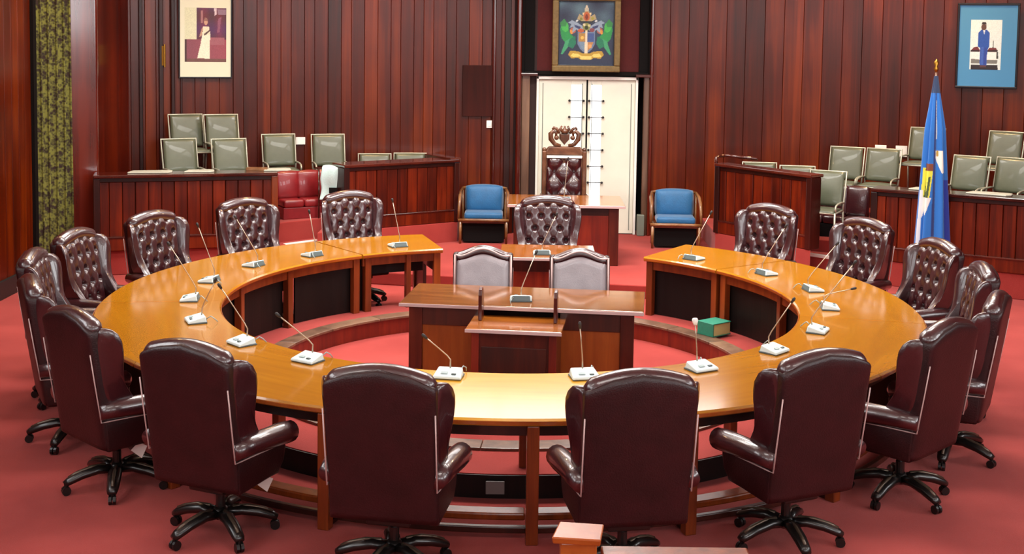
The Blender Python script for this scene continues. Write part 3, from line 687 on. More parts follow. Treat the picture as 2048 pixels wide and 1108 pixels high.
# ---------------------------------------------------------------- ring table
RO_, RI_ = 3.345, 2.38
def AZ(a, r, z=0): return Vector((r*sin(rad(a)), r*cos(rad(a)), z))
def topmesh(a0, a1):
    b = MB(); n_ = max(3, int((a1-a0)/1.5))
    prof = [(RI_+.012, .705), (RI_, .715), (RI_, .738), (RI_+.010, .75), (RO_-.010, .75), (RO_, .738), (RO_, .715), (RO_-.012, .705)]
    base = 0; P = len(prof)
    for i in range(n_+1):
        a_ = a0+(a1-a0)*i/n_
        for (r, z) in prof: b.v.append(AZ(a_, r, z))
    for i in range(n_):
        for k in range(P):
            a_ = i*P+k; c = i*P+(k+1) % P; b.f.append((a_, c, c+P, a_+P))
    b.f.append(tuple(range(P-1, -1, -1))); b.f.append(tuple(n_*P+k for k in range(P)))
    return b
rt_ = thing('ring_table', 'large golden ring-shaped conference table standing on the red carpet', 'table', (0, 0, 0))
segs = [(34.3, 55.6), (55.9, 104.0), (104.1, 133.0), (133.1, 162.3), (162.4, 198), (198.1, 228), (228.1, 262), (262.1, 321.5), (321.9, 343)]
TOPC = {}
def topseg_mat(k, ac):
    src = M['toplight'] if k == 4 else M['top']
    m_ = src.copy(); m_.name = src.name+'_segment'
    mp = [n_ for n_ in m_.node_tree.nodes if n_.type == 'MAPPING'][0]
    # grain runs across the chord of this segment
    ml = m_.node_tree; rn = ml.nodes.new('ShaderNodeVectorRotate'); rn.rotation_type = 'Z_AXIS'; rn.inputs['Angle'].default_value = rad(ac)
    src_l = mp.inputs['Vector'].links[0].from_socket; ml.links.new(src_l, rn.inputs['Vector']); ml.links.new(rn.outputs[0], mp.inputs['Vector'])
    return m_
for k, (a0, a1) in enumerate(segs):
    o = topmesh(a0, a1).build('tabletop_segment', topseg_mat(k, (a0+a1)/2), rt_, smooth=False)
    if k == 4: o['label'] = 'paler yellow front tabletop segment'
    MB().arc(RO_+.001, RO_+.006, .716, .736, a0+.1, a1-.1).build('edge_band', 'edge', rt_)
    MB().arc(RI_-.006, RI_-.001, .716, .736, a0+.1, a1-.1).build('edge_band', 'edge', rt_)
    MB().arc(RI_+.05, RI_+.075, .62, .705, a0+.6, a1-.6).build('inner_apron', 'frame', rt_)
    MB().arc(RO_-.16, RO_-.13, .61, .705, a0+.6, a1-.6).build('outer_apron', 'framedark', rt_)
sup = [35.5, 54.3, 57.2, 79.4, 100, 120, 141, 161.0, 177.6, 199.2, 221, 241.5, 262, 281.4, 300.6, 320.6, 323.8, 341.8]
def radial(a_, r0_, r1_, z0, z1, th):
    d = AZ(a_, 1); t_ = Vector((d.y, -d.x, 0)); P = [d*r0_-t_*th/2, d*r1_-t_*th/2, d*r1_+t_*th/2, d*r0_+t_*th/2]
    return MB().hexa([(p.x, p.y, z0) for p in P], [(p.x, p.y, z1) for p in P])
for a_ in sup:
    radial(a_, 3.27, 3.34, 0, .705, .072).build('front_post', 'frame', rt_, bevel=.006)
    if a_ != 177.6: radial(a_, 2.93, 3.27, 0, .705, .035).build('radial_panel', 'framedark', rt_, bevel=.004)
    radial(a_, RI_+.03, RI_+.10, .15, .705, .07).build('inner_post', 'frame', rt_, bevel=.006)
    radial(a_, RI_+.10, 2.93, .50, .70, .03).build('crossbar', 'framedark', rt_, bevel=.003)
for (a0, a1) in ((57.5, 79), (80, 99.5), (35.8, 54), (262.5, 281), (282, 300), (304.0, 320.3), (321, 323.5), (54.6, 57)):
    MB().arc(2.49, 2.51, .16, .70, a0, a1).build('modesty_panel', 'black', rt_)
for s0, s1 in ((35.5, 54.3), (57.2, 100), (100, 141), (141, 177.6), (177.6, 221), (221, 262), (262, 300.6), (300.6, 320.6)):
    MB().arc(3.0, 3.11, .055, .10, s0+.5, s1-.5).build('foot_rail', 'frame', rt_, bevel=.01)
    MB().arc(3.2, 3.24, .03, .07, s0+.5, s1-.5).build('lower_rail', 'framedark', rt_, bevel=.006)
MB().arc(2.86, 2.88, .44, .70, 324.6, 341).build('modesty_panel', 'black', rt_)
radial(334.5, RI_+.03, RI_+.10, .15, .705, .05).build('inner_post', 'frame', rt_, bevel=.006)
# carpeted plinth inside the ring
pl = struct(MB().arc(2.03, 2.60, 0, .155, 33.5, 342).build('floor_plinth', 'carpet'))
nb = [33.5, 49, 66, 83, 100, 117, 134, 151, 168, 185, 202, 219, 236, 253, 270, 287, 304, 321, 342]
for i in range(len(nb)-1):
    o = MB().arc(2.00, 2.17, .150, .175, nb[i]+.05, nb[i+1]-.05, 4).build('plinth_nosing', 'jamb', pl, bevel=.005)
    MB().arc(2.015, 2.029, 0, .150, nb[i], nb[i+1], 4).build('inner_riser', 'deskpanelred', pl)
    MB().arc(2.601, 2.615, 0, .15, nb[i], nb[i+1], 5).build('plinth_riser', 'black', pl)
so = MB(); so.box(-.06, .06, -.012, 0, 0, .085)
o = so.build('floor_socket', 'outlet', bevel=.004); o.location = AZ(181.8, 2.628, .035); o.rotation_euler = (0, 0, 0)
tag(o, 'grey socket plate on the dark plinth under the front of the ring table', 'socket')

# ---------------------------------------------------------------- desks in the middle
def prect(mb, x0, x1, y0, y1, z0, z1): return mb.box(x0, x1, y0, y1, z0, z1)
t = thing('front_desk', 'brown desk with a central lectern inside the ring table', 'desk', (.128, -.16, 0), rad(-6.9))
boxo('desk_top', 'desktop', -.985, .985, -.40, .40, .745, .78, t, bevel=.008, seg=3)
MB().box(-.987, .987, -.408, -.40, .75, .775).build('edge_strip', 'piping', t)
for s in (-1, 1):
    boxo('side_panel', 'deskbody', *sorted((s*.90, s*.86)), -.36, .34, 0, .745, t, bevel=.004)
    boxo('corner_post', 'deskbody', *sorted((s*.91, s*.80)), -.375, -.33, 0, .745, t, bevel=.006)
    boxo('front_panel', 'deskpanel', *sorted((s*.80, s*.32)), -.355, -.335, .06, .60, t, bevel=.002)
    boxo('panel_rail', 'framedark', *sorted((s*.80, s*.32)), -.37, -.33, .60, .745, t, bevel=.004)
    boxo('bottom_rail', 'deskbody', *sorted((s*.80, s*.32)), -.37, -.33, 0, .06, t, bevel=.004)
boxo('back_board', 'framedark', -.86, .86, .28, .30, .1, .745, t, bevel=0)
lc = MB().box(-.33, .33, -.80, -.36, 0, .665).build('lectern_body', 'deskbody', t, bevel=.006)
boxo('lectern_panel', 'framedark', -.25, .25, -.806, -.80, .05, .55, lc, bevel=.002)
for s in (-1, 1): boxo('lectern_post', 'deskpanelred', *sorted((s*.33, s*.27)), -.815, -.79, 0, .66, lc, bevel=.005)
lt = boxo('lectern_top', 'desktopor', -.37, .37, -.86, -.37, .67, .70, t, bevel=.006, seg=3)
MB().box(-.372, .372, -.868, -.86, .672, .697).build('edge_strip', 'piping', t)
for s in (-1, 1):
    q = [(-.58, .70), (-.46, .70), (-.46, .90), (-.48, .945), (-.52, .96), (-.56, .945), (-.58, .90)]
    x = s*.298
    MB().prismx(q, x-.014, x+.014).build('book_end', 'deskbody', t, bevel=.006)
t = thing('clerk_desk', 'small clerk desk behind the two smooth grey chairs', 'desk', (.385, 2.22, 0), rad(-1))
boxo('desk_top', 'desktopor', -.485, .485, -.39, .39, .72, .75, t, bevel=.006, seg=3)
MB().box(-.487, .487, -.397, -.39, .722, .746).build('edge_strip', 'piping', t)
boxo('front_panel', 'deskpanelred', -.42, .42, -.34, -.32, .04, .60, t); boxo('front_apron', 'deskbody', -.44, .44, -.35, -.32, .60, .72, t)
for s in (-1, 1): boxo('side_panel', 'deskbody', *sorted((s*.45, s*.42)), -.35, .33, 0, .72, t)
boxo('paper_note', 'paper', .41, .475, -.22, .12, .7505, .757, None, bevel=0)
bpy.data.objects['paper_note'].location = (.385, 2.22, 0); tag(bpy.data.objects['paper_note'], 'white paper on the right end of the small clerk desk', 'paper')
t = thing('speaker_desk', 'orange-topped presiding desk in front of the carved high-backed chair', 'desk', (.69, 5.11, .15), rad(-1))
boxo('desk_top', 'desktopor', -.72, .72, -.49, .49, .715, .75, t, bevel=.006, seg=3)
MB().box(-.722, .722, -.497, -.49, .718, .746).build('edge_strip', 'piping', t)
boxo('front_panel', 'deskpanelred', -.52, .52, -.435, -.415, .05, .62, t); boxo('front_apron', 'walldark', -.62, .62, -.44, -.40, .62, .715, t)
for s in (-1, 1):
    boxo('side_panel', 'deskbody', *sorted((s*.635, s*.60)), -.42, .42, 0, .715, t); boxo('corner_post', 'deskbody', *sorted((s*.645, s*.52)), -.445, -.41, 0, .715, t, bevel=.006)

# ---------------------------------------------------------------- wing chairs
def wing_chair(smooth_front=False):
    def arch(x, w_):
        q = min(1, abs(x)/w_)
        return .085*(.5+.5*cos(pi*min(1, q*1.12)))+.022*q**10 if smooth_front else .074*cos(pi*.5*q)**.9
    t = thing('wing_chair', 'x', 'chair', (0, 0, 0))
    # back: local coordinates along the recline; y at height z
    Z0, ZT = .36, 1.10
    def yb(z): return -.245-(z-.36)*.155            # rear surface line
    hw = lambda z: .298+.008*(z-.36)/.75
    def shell(u, v):
        # closed section around (u) at height v: rear flat, sides rounded
        a_ = 2*pi*u; cx = cos(a_); sx = sin(a_)
        se = lambda c, e: (abs(c)**e)*(1 if c >= 0 else -1)
        z = Z0+(ZT-Z0)*v; x = hw(z)*se(cx, .28)
        ar = arch(x, hw(z))*v**6
        th = .055
        y = yb(z)+th+th*se(sx, .45)
        return (x, y, z+ar)
    b = MB(); nu, nv = 48, 26; b.grid(shell, nu, nv, closed_u=True)
    # rounded top: inset rings
    base = len(b.v)-nu*nv
    prev = [base+i*nv+nv-1 for i in range(nu)]
    for (sc_, dz) in ((.93, .016), (.80, .026), (.5, .032)):
        ring = []
        for i in range(nu):
            p = Vector(shell(i/nu, 1)); c = Vector((0, yb(ZT)+.055, p.z)); q = Vector((p.x*(1-(1-sc_)*.25), c.y+(p.y-c.y)*sc_, p.z+dz)); ring.append(len(b.v)); b.v.append(q)
        for i in range(nu): b.f.append((prev[i], prev[(i+1) % nu], ring[(i+1) % nu], ring[i]))
        prev = ring
    b.f.append(tuple(prev)); b.f.append(tuple(base+i*nv for i in range(nu)))
    b.build('back_shell', 'leatherback', t, smooth=True)
    # top roll
    def roll():
        pts = []; N_ = 24
        for i in range(N_+1):
            x = -.29+.58*i/N_; z = ZT-.012+arch(x, .325); pts.append((x, yb(ZT)+.075, z))
        return MB().tube(pts, [.034, .052]+[.064]*(N_-3)+[.052, .034], 16)
    roll().build('top_roll', 'leather', t, smooth=True)
    # front pad
    A_, B_ = .136, .26; nx, nz = (71, 85) if not smooth_front else (21, 25)
    zp0, zp1 = .48, 1.125
    def pad(u, v):
        x = -.275+.55*u; z = zp0+(zp1-zp0)*v; xs_ = abs(x)/.275
        ztop = ZT+.016+arch(x, .275); z = zp0+(ztop-zp0)*v
        edge = min(1, (1-xs_)*6+.0)**.5*min(1, (1-v)*9)**.5*min(1, v*9)**.5
        if smooth_front: h = .045
        else:
            zz = z-1.0
            uu = x/A_+zz/B_+.5; vv = x/A_-zz/B_+.5
            du, dv = uu-round(uu), vv-round(vv); d2 = (A_*(du+dv)/2)**2+(B_*(du-dv)/2)**2
            h = .042+.013*(abs(sin(pi*uu))*abs(sin(pi*vv)))**.45 - .046*exp(-d2/.0235**2)
            if z < .56: h = .05
        return (x, yb(z)+.10+h*edge, z)
    MB().grid(pad, nx, nz).build('tufted_panel' if not smooth_front else 'front_panel', 'leather' if not smooth_front else 'leathersheen', t, smooth=True, fixn=False)
    pn = t.children[-1]
    if not smooth_front:
        bt = None
        for r_ in range(5):
            z = .985+ (.105 if False else 0) + A_*0
            for c in range(-2, 3):
                pass
        for i in range(-6, 7):
            for j in range(-6, 7):
                uu, vv = i, j; x = A_*((uu-.5)+(vv-.5))/2; zz = B_*(uu-vv)/2; z = 1.0+zz
                if abs(x) < .25 and .60 < z < 1.07+(.03 if abs(x) < .1 else 0):
                    if bt is None: bt = MB().ball((0, 0, 0), .020, 5, 1, .5, 1).build('button', 'button', pn, smooth=True); o = bt
                    else: o = bt.copy(); COL.objects.link(o); o.parent = pn
                    o.location = (x, yb(z)+.099, z)
    else:
        pts = []
        for i in range(33):
            x = -.28+.56*i/32; pts.append((x, yb(ZT)+.125, ZT+.018+arch(x, .285)))
        MB().tube([(-.28, yb(.5)+.12, .5)]+pts+[(.28, yb(.5)+.12, .5)], .013, 8).build('border_piping', 'piping', pn, smooth=True)
    # wings
    if not smooth_front:
        for s in (-1, 1):
            pr = [(yb(.56)+.05, .56), (yb(.8)+.045, .80), (yb(1.02)+.05, 1.02), (yb(1.07)+.07, 1.085), (-.285, 1.135), (-.20, 1.135), (-.145, 1.06), (-.14, .94), (-.13, .81), (-.09, .71), (-.03, .65), (.0, .60), (.0, .56)]
            wd = MB(); k_ = len(pr)
            layers = [(-.075, .88), (-.063, .97), (-.038, 1.0), (-.012, .97), (.004, .88)]
            cy, cz = -.22, .82
            for (dx, sc_) in layers:
                for (y, z) in pr:
                    fl = max(0, min(1, (z-.62)/.3))*max(0, y-yb(z)-.05)*.46
                    wd.v.append(Vector((s*(hw(z)+dx+fl), cy+(y-cy)*(1-(1-sc_)*.6), cz+(z-cz)*(1-(1-sc_)*.35))))
            for l in range(len(layers)-1):
                for i in range(k_):
                    a_ = l*k_+i; c_ = l*k_+(i+1) % k_; wd.f.append((a_, c_, c_+k_, a_+k_))
            wd.f.append(tuple(range(k_-1, -1, -1))); wd.f.append(tuple((len(layers)-1)*k_+i for i in range(k_)))
            wd.build('wing', 'leather', t, smooth=True, sub=1)
    # arms
    for s in (-1, 1):
        pts = [(s*.30, -.27, .61), (s*.305, -.15, .615), (s*.312, 0, .61), (s*.32, .15, .60), (s*.322, .24, .59), (s*.322, .265, .585)]
        MB().tube(pts, [.045, .058, .062, .066, .064, .046], 16).build('armrest', 'leather', t, smooth=True)
        sp = MB().prismx([(yb(.35)+.02, .345), (.16, .36), (.215, .42), (.235, .50), (.235, .57), (yb(.59)+.03, .60)], *sorted((s*.235, s*.302))).build('side_panel', 'leatherback', t, smooth=False, bevel=.018, seg=3)
        sp.data.polygons.foreach_set('use_smooth', [True]*len(sp.data.polygons))
        MB().tube([(s*.303, yb(.98)+.008, .98), (s*.302, yb(.80)+.008, .80), (s*.300, yb(.545)+.010, .545), (s*.304, -.22, .545), (s*.306, -.05, .54), (s*.306, .14, .53)], .0042, 6).build('edge_piping', 'piping', t, smooth=True)
    boxo('seat_frame', 'leatherback', -.27, .27, -.20, .22, .335, .43, t, bevel=.02, seg=3)
    se = MB().grid(lambda u, v: (-.27+.54*u, -.20+.47*v, .47+.05*((sin(pi*u)*sin(pi*v))**.3 if 0 < u < 1 and 0 < v < 1 else 0)), 15, 15).build('seat_cushion', 'leather', t, smooth=True, fixn=False)
    q = se.modifiers.new('s', 'SOLIDIFY'); q.thickness = .06
    # pedestal
    MB().box(-.12, .12, -.14, .12, .29, .33).build('tilt_mechanism', 'blackmetal', t, bevel=.01)
    MB().lathe([(.028, .15), (.028, .24), (.02, .24), (.02, .30)], n=12).build('pedestal_column', 'blackmetal', t, smooth=False)
    MB().lathe([(.03, .09), (.05, .11), (.05, .14), (.035, .165)], n=16).build('pedestal_hub', 'blackmetal', t, smooth=True)
    lg = ct = rg = None
    for k_ in range(5):
        th = 2*pi*k_/5+.35
        if lg is None:
            L_ = MB(); pts = [(0, .03, .125), (0, .12, .135), (0, .22, .115), (0, .30, .085), (0, .325, .07)]; L_.tube(pts, [.042, .044, .042, .036, .028], 8, flat=.7)
            lg = L_.build('base_leg', 'blackmetal', t, smooth=True); l = lg
            c = MB().tube([(-.022, .315, .028), (-.004, .315, .028)], .028, 12).tube([(.004, .315, .028), (.022, .315, .028)], .028, 12).tube([(0, .315, .03), (0, .318, .075)], .010, 6)
            ct = c.build('caster', 'caster', l)
            rg = MB().tube([(0, .07, .158), (0, .16, .156), (0, .25, .132), (0, .30, .108)], .011, 6).build('bronze_ridge', 'bronze', l, smooth=True)
        else:
            l = lg.copy(); COL.objects.link(l); l.parent = t
            for src in (ct, rg):
                c = src.copy(); COL.objects.link(c); c.parent = l
        l.rotation_euler = (0, 0, th)
    return t
WC = wing_chair()
RING = [  # azimuth, radius of base, extra turn (deg), label
 (-28.8, 3.44, 2, 'tufted maroon leather wing chair nearest the left open end of the ring table'),
 (-48.2, 3.50, -3, 'tufted maroon wing chair behind the far left of the ring, second from its open end'),
 (-67.2, 3.50, -8, 'tufted maroon wing chair on the far left, between the curtain and the ring table'),
 (-85.0, 3.54, -6, 'maroon wing chair seen side-on at left below the curtain, arms reaching the table'),
 (-100.2, 3.54, -2, 'maroon wing chair at the far left edge, rear one of two overlapping'),
 (-117.2, 3.50, 0, 'maroon wing chair at the far left edge, in front of the rearmost one there'),
 (-134.6, 3.55, 2, 'maroon wing chair seen from behind at left, leftmost with a white tag under it'),
 (-152.3, 3.63, 4, 'front maroon wing chair left of the near middle pair, right armrest in view'),
 (-170.3, 3.71, 0, 'near maroon wing chair back just left of the front table leg'),
 (170.3, 3.73, 0, 'near maroon wing chair back just right of the front table leg'),
 (153.3, 3.62, -2, 'front maroon wing chair right of the near middle pair, left armrest in view'),
 (134.5, 3.55, -2, 'maroon wing chair seen from behind at the near right, next to the right edge chairs'),
 (118.6, 3.56, 0, 'maroon wing chair at the right edge, the nearer of the two overlapping there'),
 (100.8, 3.50, 2, 'maroon wing chair at the right edge, behind the nearer one there'),
 (83.7, 3.52, 6, 'tufted maroon wing chair in front of the blue flag'),
 (64.7, 3.60, 6, 'tufted maroon wing chair left of the flag, behind the far right of the ring table'),
 (46.4, 3.53, 2, 'tufted maroon wing chair nearest the right open end of the ring table'),
]
for i, (a_, r_, ex, lab) in enumerate(RING):
    p = AZ(a_, r_); th = pi-rad(a_)+rad(ex)
    if i == 0: o = WC; o.location = p; o.rotation_euler = (0, 0, th); o['label'] = lab
    else: o = dup(WC, p, th, lab)
    o['group'] = 'maroon wing chairs around the ring table'
o = dup(WC, (.40, 2.78, 0), pi, 'tufted maroon wing chair in the centre between the clerk desk and the presiding desk', 'maroon wing chairs around the ring table')
# hanging paper tags under two chairs
for (x, y, z, lab) in ((-2.36, -2.58, .27, 'white paper tag hanging under the seat of the left-hand wing chair'), (-1.44, -3.18, .29, 'white paper tag hanging under the seat of the second wing chair from the left')):
    o = MB().prism([(-.045, -.003), (.05, -.003), (.05, .003), (-.045, .003)], 0, .001)
    o = MB().hexa([(-.05, 0, .0), (.02, 0, -.05), (.055, 0, .03), (.0, 0, .055)], [(-.05, .003, .0), (.02, .003, -.05), (.055, .003, .03), (.0, .003, .055)]).build('paper_tag', 'paper'); o.location = (x, y, z)
    tag(o, lab, 'tag')
GW = wing_chair(True)
GW.location = (-.25, .62, -.0); GW.rotation_euler = (0, 0, pi)
GW['label'] = 'smooth grey camel-backed chair behind the front desk, left one'; GW['group'] = 'smooth grey chairs behind the front desk'
for o in [GW]+list(GW.children):
    pass
for gx, gy, first_ in ((-.25, .60, True), (.63, .52, False)):
    if first_: GW.location = (gx, gy, 0); GW.scale = (.90, .90, .84)
    else:
        q = dup(GW, (gx, gy, 0), pi, 'smooth grey camel-backed chair behind the front desk, right one'); q.scale = (.90, .90, .84)

# ---------------------------------------------------------------- microphones
def mic(base, tip, ang, lab, white=False, first=[None]):
    t = thing('desk_microphone', lab, 'microphone', base, ang, 'conference microphones on the ring table')
    if first[0] is None:
        # body wedge: user side (-y) low
        b = MB().hexa([(-.095, -.075, 0), (.095, -.075, 0), (.085, .07, 0), (-.085, .07, 0)], [(-.09, -.07, .018), (.09, -.07, .018), (.078, .06, .048), (-.078, .06, .048)]).build('console', 'micbody', t, bevel=.008, seg=3)
        bk_ = MB().hexa([(-.075, .0675, .008), (.075, .0675, .008), (.075, .073, .006), (-.075, .073, .006)], [(-.07, .0585, .044), (.07, .0585, .044), (.07, .0615, .043), (-.07, .0615, .043)]).build('connector_plate', 'micunder', t)
        u = boxo('console_foot', 'micunder', -.09, .09, -.065, .072, -.006, .006, t, bevel=.003)
        g = MB().hexa([(-.045, -.045, .028), (.0, -.045, .028), (.0, -.02, .034), (-.045, -.02, .034)], [(-.045, -.045, .030), (.0, -.045, .030), (.0, -.02, .036), (-.045, -.02, .036)]).build('speaker_grille', 'micgrill', t)
        k_ = boxo('talk_button', 'micunder', .025, .055, -.05, -.032, .0235, .032, t, bevel=.002)
        c = MB().tube([(.06, .065, .02), (.075, .10, .045), (.09, .12, .03), (.085, .15, .0)], .004, 6).build('cable', 'micgrill', t, smooth=True)
        first[0] = [b, u, g, k_, c, bk_]
    else:
        for s_o in first[0]:
            c = s_o.copy(); COL.objects.link(c); c.parent = t
    inv = Matrix.Translation(base) @ Matrix.Rotation(ang, 4, 'Z'); tl = inv.inverted() @ Vector(tip)
    s0 = Vector((0, .045, .045)); s1 = s0+Vector((0, .004, .05)); L_ = (tl-s1)
    pts = [s0, s1, s1+L_*.12+Vector((0, 0, .008)), s1+L_*.5+Vector((0, 0, .006)), tl]
    st = MB().tube([tuple(p) for p in pts], [.0055, .005, .0045, .004, .0045], 8).build('gooseneck', 'steel', t, smooth=True)
    d = L_.normalized()
    hd = MB().tube([tuple(tl-d*.02), tuple(tl+d*.012), tuple(tl+d*.025)], [.008, .012, .007] if not white else [.012, .022, .016], 10).build('microphone_head', 'michead' if not white else 'whitefoam', t, smooth=True)
    return t
MICS = [
 (-1.17, 2.38, -1.23, 2.38, 1.23), (-1.96, 1.76, -1.99, 1.76, 1.19), (-2.42, 1.19, -2.59, 1.19, 1.21), (-2.65, 0.43, -2.75, 0.43, 1.25),
 (-2.62, -0.33, -2.79, -0.33, 1.21), (-2.38, -1.08, -2.23, -1.08, 1.07), (-1.89, -1.73, -2.04, -1.73, 1.16), (-1.35, -2.16, -1.55, -2.16, 1.06),
 (-0.39, -2.50, -0.55, -2.45, 1.00), (0.48, -2.47, 0.45, -2.42, 1.08), (1.27, -2.24, 1.23, -2.19, 1.06), (1.86, -1.75, 1.98, -1.75, 1.12),
 (2.32, -1.13, 2.58, -1.13, 1.28), (2.62, -0.32, 2.81, -0.32, 0.92), (2.66, 0.40, 2.86, 0.40, 1.17), (2.40, 1.12, 2.57, 1.12, 1.21), (1.83, 1.86, 1.99, 1.86, 1.22)]
MW = ['on the left far end of the ring table', 'second from the left far end of the ring table', 'in front of the second far-left tufted chair', 'in front of the far-left tufted chair, bent left',
      'at the leftmost part of the table, beside the side-on chair', 'at the left bend, stem leaning over the inner edge', 'at the near left of the table above the front-left chair', 'standing near the inner front-left edge',
      'just left of the pale front segment, behind the near middle chair', 'on the pale front segment, stem upright', 'right of the pale front segment, with a white head', 'at the near right bend, stem over the inner edge',
      'at the right bend below the low-necked one', 'with a low bent neck at the rightmost part of the table', 'at right, before the tufted chair left of the flag', 'in front of the tufted chair nearest the right open end', 'on the right far end of the ring table']
for i, (x, y, tx, ty, tz) in enumerate(MICS):
    a_ = math.degrees(atan2(x, y)); mic((x, y, .757), (tx, ty, tz), pi-rad(a_), 'pale conference microphone '+MW[i], white=(i == 10))
for (b_, tp, lab) in (((.09, -.30, .787), (.21, -.20, 1.16), 'pale microphone on the front desk between the two book ends'),
                      ((.32, 2.04, .757), (.46, 2.02, 1.16), 'pale microphone on the small clerk desk'),
                      ((.67, 5.08, .907), (.715, 5.1, 1.42), 'pale microphone with a tall upright stem on the presiding desk')):
    o = mic(b_, tp, pi, lab)

# ---------------------------------------------------------------- presiding chair
t = thing('presiding_chair', 'carved high-backed chair with a crest, maroon tufted, before the white doors', 'chair', (.72, 6.12, .15), pi)
def pcp(u, v):
    x = -.24+.48*u; z = .62+.58*v; A2 = .25
    uu = x/.27+(z-.95)/.33+.5; vv = x/.27-(z-.95)/.33+.5
    h = .06*(abs(sin(pi*uu))*abs(sin(pi*vv)))**.4*min(1, (1-abs(x)/.24)*6)**.5*min(1, (1-v)*9)**.5*min(1, v*9)**.5
    return (x, -.17-.04*v+h, z)
MB().grid(pcp, 33, 41).build('back_cushion', 'leather', t, smooth=True, fixn=False)
boxo('back_board', 'carved', -.29, .29, -.25, -.19, .42, 1.24, t, bevel=.01)
for s in (-1, 1):
    boxo('back_post', 'carved', *sorted((s*.30, s*.245)), -.26, -.16, .0, 1.26, t, bevel=.012)
    MB().ball((s*.272, -.21, 1.275), .032, 6).build('finial', 'carved', t, smooth=True)
    MB().tube([(s*.30, -.18, .66), (s*.31, .1, .67), (s*.31, .26, .64), (s*.30, .28, .60)], .028, 8).build('armrest', 'carved', t, smooth=True)
    boxo('leg', 'carved', *sorted((s*.31, s*.25)), .20, .27, 0, .66, t, bevel=.01)
MB().prism([(-.24, -.175), (.24, -.175), (.24, -.15), (-.24, -.15)], 1.165, 1.20).build('pale_trim', 'paper', t, bevel=.004)
tr_ = MB().hexa([(-.29, -.25, 1.20), (.29, -.25, 1.20), (.29, -.18, 1.20), (-.29, -.18, 1.20)], [(-.22, -.25, 1.32), (.22, -.25, 1.32), (.22, -.18, 1.32), (-.22, -.18, 1.32)]).build('top_rail', 'carved', t, bevel=.02, seg=3)
boxo('seat', 'leather', -.27, .27, -.18, .28, .36, .48, t, bevel=.03, seg=3)
# crest: shield with curling supporters and a crown
cr = MB()
cr.hexa([(-.075, -.23, 1.42), (0, -.23, 1.33), (.075, -.23, 1.42), (.075, -.23, 1.50), (-.075, -.23, 1.50)], [(-.06, -.17, 1.42), (0, -.17, 1.35), (.06, -.17, 1.42), (.06, -.17, 1.49), (-.06, -.17, 1.49)])
crest = cr.build('crest_shield', 'carved', t, bevel=.008)
for s in (-1, 1):
    pts = [(s*.05, -.2, 1.33), (s*.13, -.2, 1.35), (s*.185, -.2, 1.42), (s*.19, -.2, 1.49), (s*.15, -.2, 1.53), (s*.11, -.2, 1.50), (s*.12, -.2, 1.46)]
    MB().tube(pts, [.02, .03, .036, .036, .03, .022, .014], 8).build('crest_supporter', 'carved', crest, smooth=True)
    MB().tube([(s*.07, -.2, 1.50), (s*.11, -.2, 1.56), (s*.15, -.2, 1.575), (s*.17, -.2, 1.55)], [.02, .022, .02, .012], 8).build('crest_leaf', 'carved', crest, smooth=True)
    MB().tube([(s*.02, -.2, 1.50), (s*.06, -.2, 1.56), (s*.04, -.2, 1.60)], [.018, .022, .012], 8).build('crest_leaf', 'carved', crest, smooth=True)
    MB().ball((s*.11, -.2, 1.44), .034, 6).build('crest_bead', 'carved', crest, smooth=True)
    MB().tube([(s*.03, -.2, 1.325), (s*.09, -.2, 1.335), (s*.10, -.2, 1.36)], .009, 6).build('pale_scroll', 'paper', crest, smooth=True)
MB().lathe([(.045, 1.50), (.05, 1.53), (.035, 1.555), (.012, 1.575), (.018, 1.59), (.0, 1.605)], cy=-.2, n=12).build('crest_crown', 'carved', crest, smooth=True)

# ---------------------------------------------------------------- blue cushioned armchairs
def armchair(lab, x, y, th):
    t = thing('wooden_armchair', lab, 'armchair', (x, y, .15), th)
    for s in (-1, 1):
        MB().tube([(s*.31, .20, .0), (s*.31, .21, .30)], [.016, .02], 8).build('leg', 'chairwood', t, smooth=True)
        MB().tube([(s*.29, -.22, .0), (s*.29, -.20, .38), (s*.30, -.24, .70)], [.016, .02, .018], 8).build('leg', 'chairwood', t, smooth=True)
        MB().tube([(s*.30, -.22, .70), (s*.325, -.05, .66), (s*.325, .12, .60), (s*.33, .18, .50), (s*.335, .20, .33)], [.02, .024, .024, .02, .018], 8).build('armrest', 'chairwood', t, smooth=True)
    MB().tube([(-.34, .21, .32), (-.2, .235, .325), (.2, .235, .325), (.34, .21, .32)], .022, 8).build('seat_rail', 'chairwood', t, smooth=True)
    MB().tube([(-.31, -.24, .70), (-.15, -.275, .725), (.15, -.275, .725), (.31, -.24, .70)], .02, 8).build('top_rail', 'chairwood', t, smooth=True)
    boxo('seat_base', 'carved', -.29, .29, -.20, .22, .28, .32, t, bevel=.01)
    boxo('back_panel', 'dark', -.27, .27, -.25, -.235, .38, .70, t, bevel=.004)
    boxo('dark_underseat_box', 'dark', -.28, .28, -.19, .16, .02, .28, t, bevel=.004)  # dark box filling the space under the seat
    c = MB().box(-.26, .26, -.17, .20, .325, .42).build('seat_cushion', 'bluecush', t, bevel=.035, seg=4, smooth=True)
    b = MB().grid(lambda u, v: (-.24+.48*u, -.17-.05*v+(.05*(sin(pi*u)*sin(pi*v))**.3 if 0 < u < 1 and 0 < v < 1 else 0), .40+.32*v+.012*sin(pi*u)), 15, 15).build('back_cushion', 'bluecush', t, smooth=True, fixn=False)
    q = b.modifiers.new('s', 'SOLIDIFY'); q.thickness = .04
    return t
armchair('wooden armchair with blue cushions left of the presiding desk', -.365, 6.35, pi)
armchair('wooden armchair with blue cushions right of the presiding desk', 2.22, 6.16, pi-rad(3))

